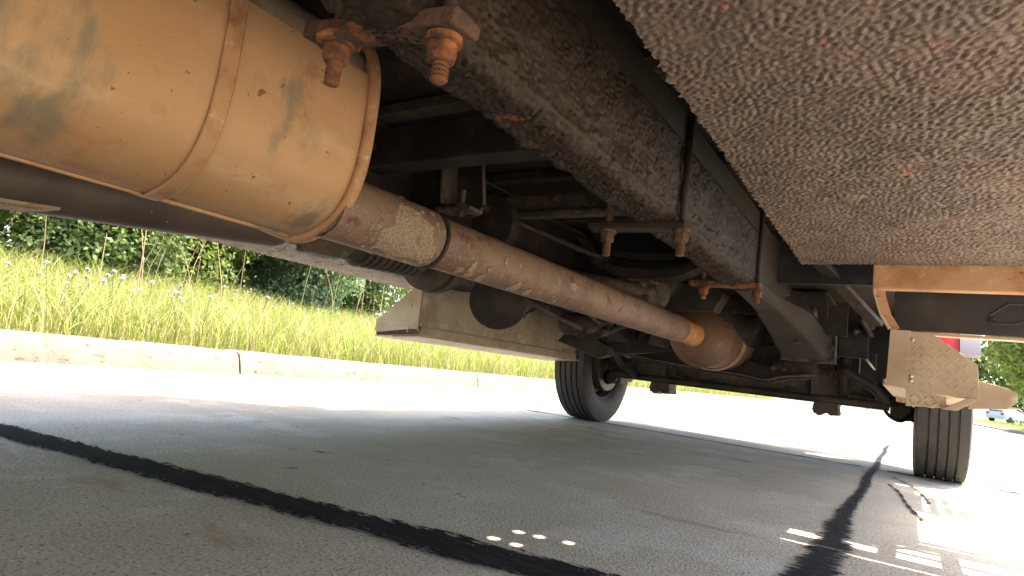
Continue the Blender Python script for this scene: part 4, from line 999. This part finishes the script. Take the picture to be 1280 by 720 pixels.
LP2 = [(0.132, 0.215, 0.093), (0.165, 0.253, 0.110), (0.209, 0.291, 0.137), (0.088, 0.149, 0.061), (0.275, 0.330, 0.198)]
LP3 = [(.18, .25, .045), (.23, .29, .055), (.13, .20, .04), (.27, .31, .08)]
bushes = [((-9.4, 1.4), 2.9, 1.35, LP2, 'leafy grey green shrub at the left end of the hedge row'),
    ((-9.3, 3.6), 2.6, 1.25, LP, 'dense green shrub second from the left behind the tall grass'),
    ((-9.8, 5.5), 3.1, 1.3, LP3, 'bright yellow green shrub between darker shrubs behind the grass'),
    ((-9.6, 7.3), 2.7, 1.2, LP2, 'grey green shrub behind the grass beyond the yellow green one'),
    ((-9.9, 9.4), 3.3, 1.4, LP, 'tall green shrub behind the bank above the far cab step'),
    ((-10.2, 11.8), 3.2, 1.4, LP2, 'bushy shrub farther along the bank towards the front wheel'),
    ((-10.4, 14.5), 3.4, 1.6, LP, 'large far shrub on the bank beyond the front wheel')]
for k, ((x, y), hh, rad, pal, lab) in enumerate(bushes):
    plant('shrub', (x, y, ground_left(x, y)-.05), hh, rad, 22000, .044, pal, 300+k*7, lab, 'shrub', 'shrubs behind the grass bank', trunk_r=.025, nb=34, low=.02, stems=5)
trs = [((-12.6, 4.2), 8.5, 2.6, 'slim tree with a dark trunk behind the left shrubs'), ((-11.6, 8.3), 7.5, 2.2, 'tree with a grey trunk behind the shrubs near the cab step'),
       ((-13.5, 0.5), 8, 3.0, 'broad dark tree behind the leftmost shrub'), ((-13.5, 12.5), 9, 3.0, 'tall tree behind the far end of the shrub row'), ((-14.0, 7.0), 8, 3.0, 'bushy dark tree filling the gap behind the middle shrubs'), ((-13, -3), 8, 3.0, 'broad tree farthest left behind the shrub row'), ((-14, 18), 9, 3.4, 'tree farthest along the bank behind the shrubs')]
for k, ((x, y), hh, rad, lab) in enumerate(trs):
    plant('tree', (x, y, ground_left(x, y)-.05), hh, rad, 15000, .12, LP, 500+k*9, lab, 'tree', 'trees behind the shrubs', trunk_r=.13, low=.04, nb=40, part='crown', stems=1)
# right side: maple beyond the step and the wood behind it
plant('tree', (4.9, 33, ground_right(4.9, 33)-.05), 7.5, 2.9, 22000, .115, LP3, 700, 'bright green round tree on the far verge right of the truck', 'tree', None, trunk_r=.12, low=.16, nb=42, part='crown', stems=1)
for k, (x, y, hh, rad) in enumerate([(2.5, 92, 13, 6), (11, 88, 14, 6.5), (20, 84, 13, 6), (-6, 95, 13, 6), (10, 55, 9, 3.6)]):
    lab = ['dark far tree closing the end of the road', 'dark far tree behind the pale blue car', 'far tree at the right end of the wood', 'far tree left of the road end', 'green tree standing right of the round verge tree'][k]
    plant('tree', (x, y, .3), hh, rad, 9000, .30, LP, 720+k*5, lab, 'tree', 'trees at the far end of the road', trunk_r=.22, low=.05, nb=34, part='crown', stems=1)

# ================================================================= DISTANT CAR
def car(loc, rz):
    r = empty('parked_car', loc); r.rotation_euler.z = rz
    tag(r, 'small pale blue hatchback parked far away under the trees', 'car')
    prof = [(-2.0, .35), (-2.05, .65), (-1.95, .95), (-1.55, 1.42), (-.2, 1.47), (.45, 1.35), (1.05, .98), (1.85, .85), (2.0, .65), (1.98, .35)]
    rs = []
    for x, k in ((-.82, .93), (-.78, 1.0), (.78, 1.0), (.82, .93)):
        rs.append([(x*(1 if z < .96 else .86), y*k, .35+(z-.35)*(k if k < 1 else 1)) for y, z in prof])
    b = MB().rings(rs).build('body', M_CARBLUE, None, bevel=.04); b.parent = r
    rw = MB().add([(-.58, -1.93, 1.0), (.58, -1.93, 1.0), (.52, -1.60, 1.39), (-.52, -1.60, 1.39)], [(0, 1, 2, 3)]).build('rear_window', M_GLASS, None); rw.parent = r
    for s in (-1, 1):
        sw = MB().prism([(-1.5, .98), (-1.4, 1.34), (-.2, 1.39), (.35, 1.28), (.8, 1.0)], 'x', s*.70, s*.735).build('side_window', M_GLASS, None); sw.parent = r
        tl_ = MB().box(s*.62-.11, s*.62+.11, -2.06, -2.0, .72, .92).build('tail_lamp', M_LAMP, None, bevel=.02); tl_.parent = r
        for y in (-1.25, 1.25):
            w = MB().lathe((s*.84, y, .32), (-s, 0, 0), [(0, .18), (.0, .27), (.03, .32), (.17, .32), (.2, .27)], 24).build('wheel', M_RUBBER, None, auto=40); w.parent = r
    return r
car((7.75, 72, ground_right(7.75, 72)), R(-38))
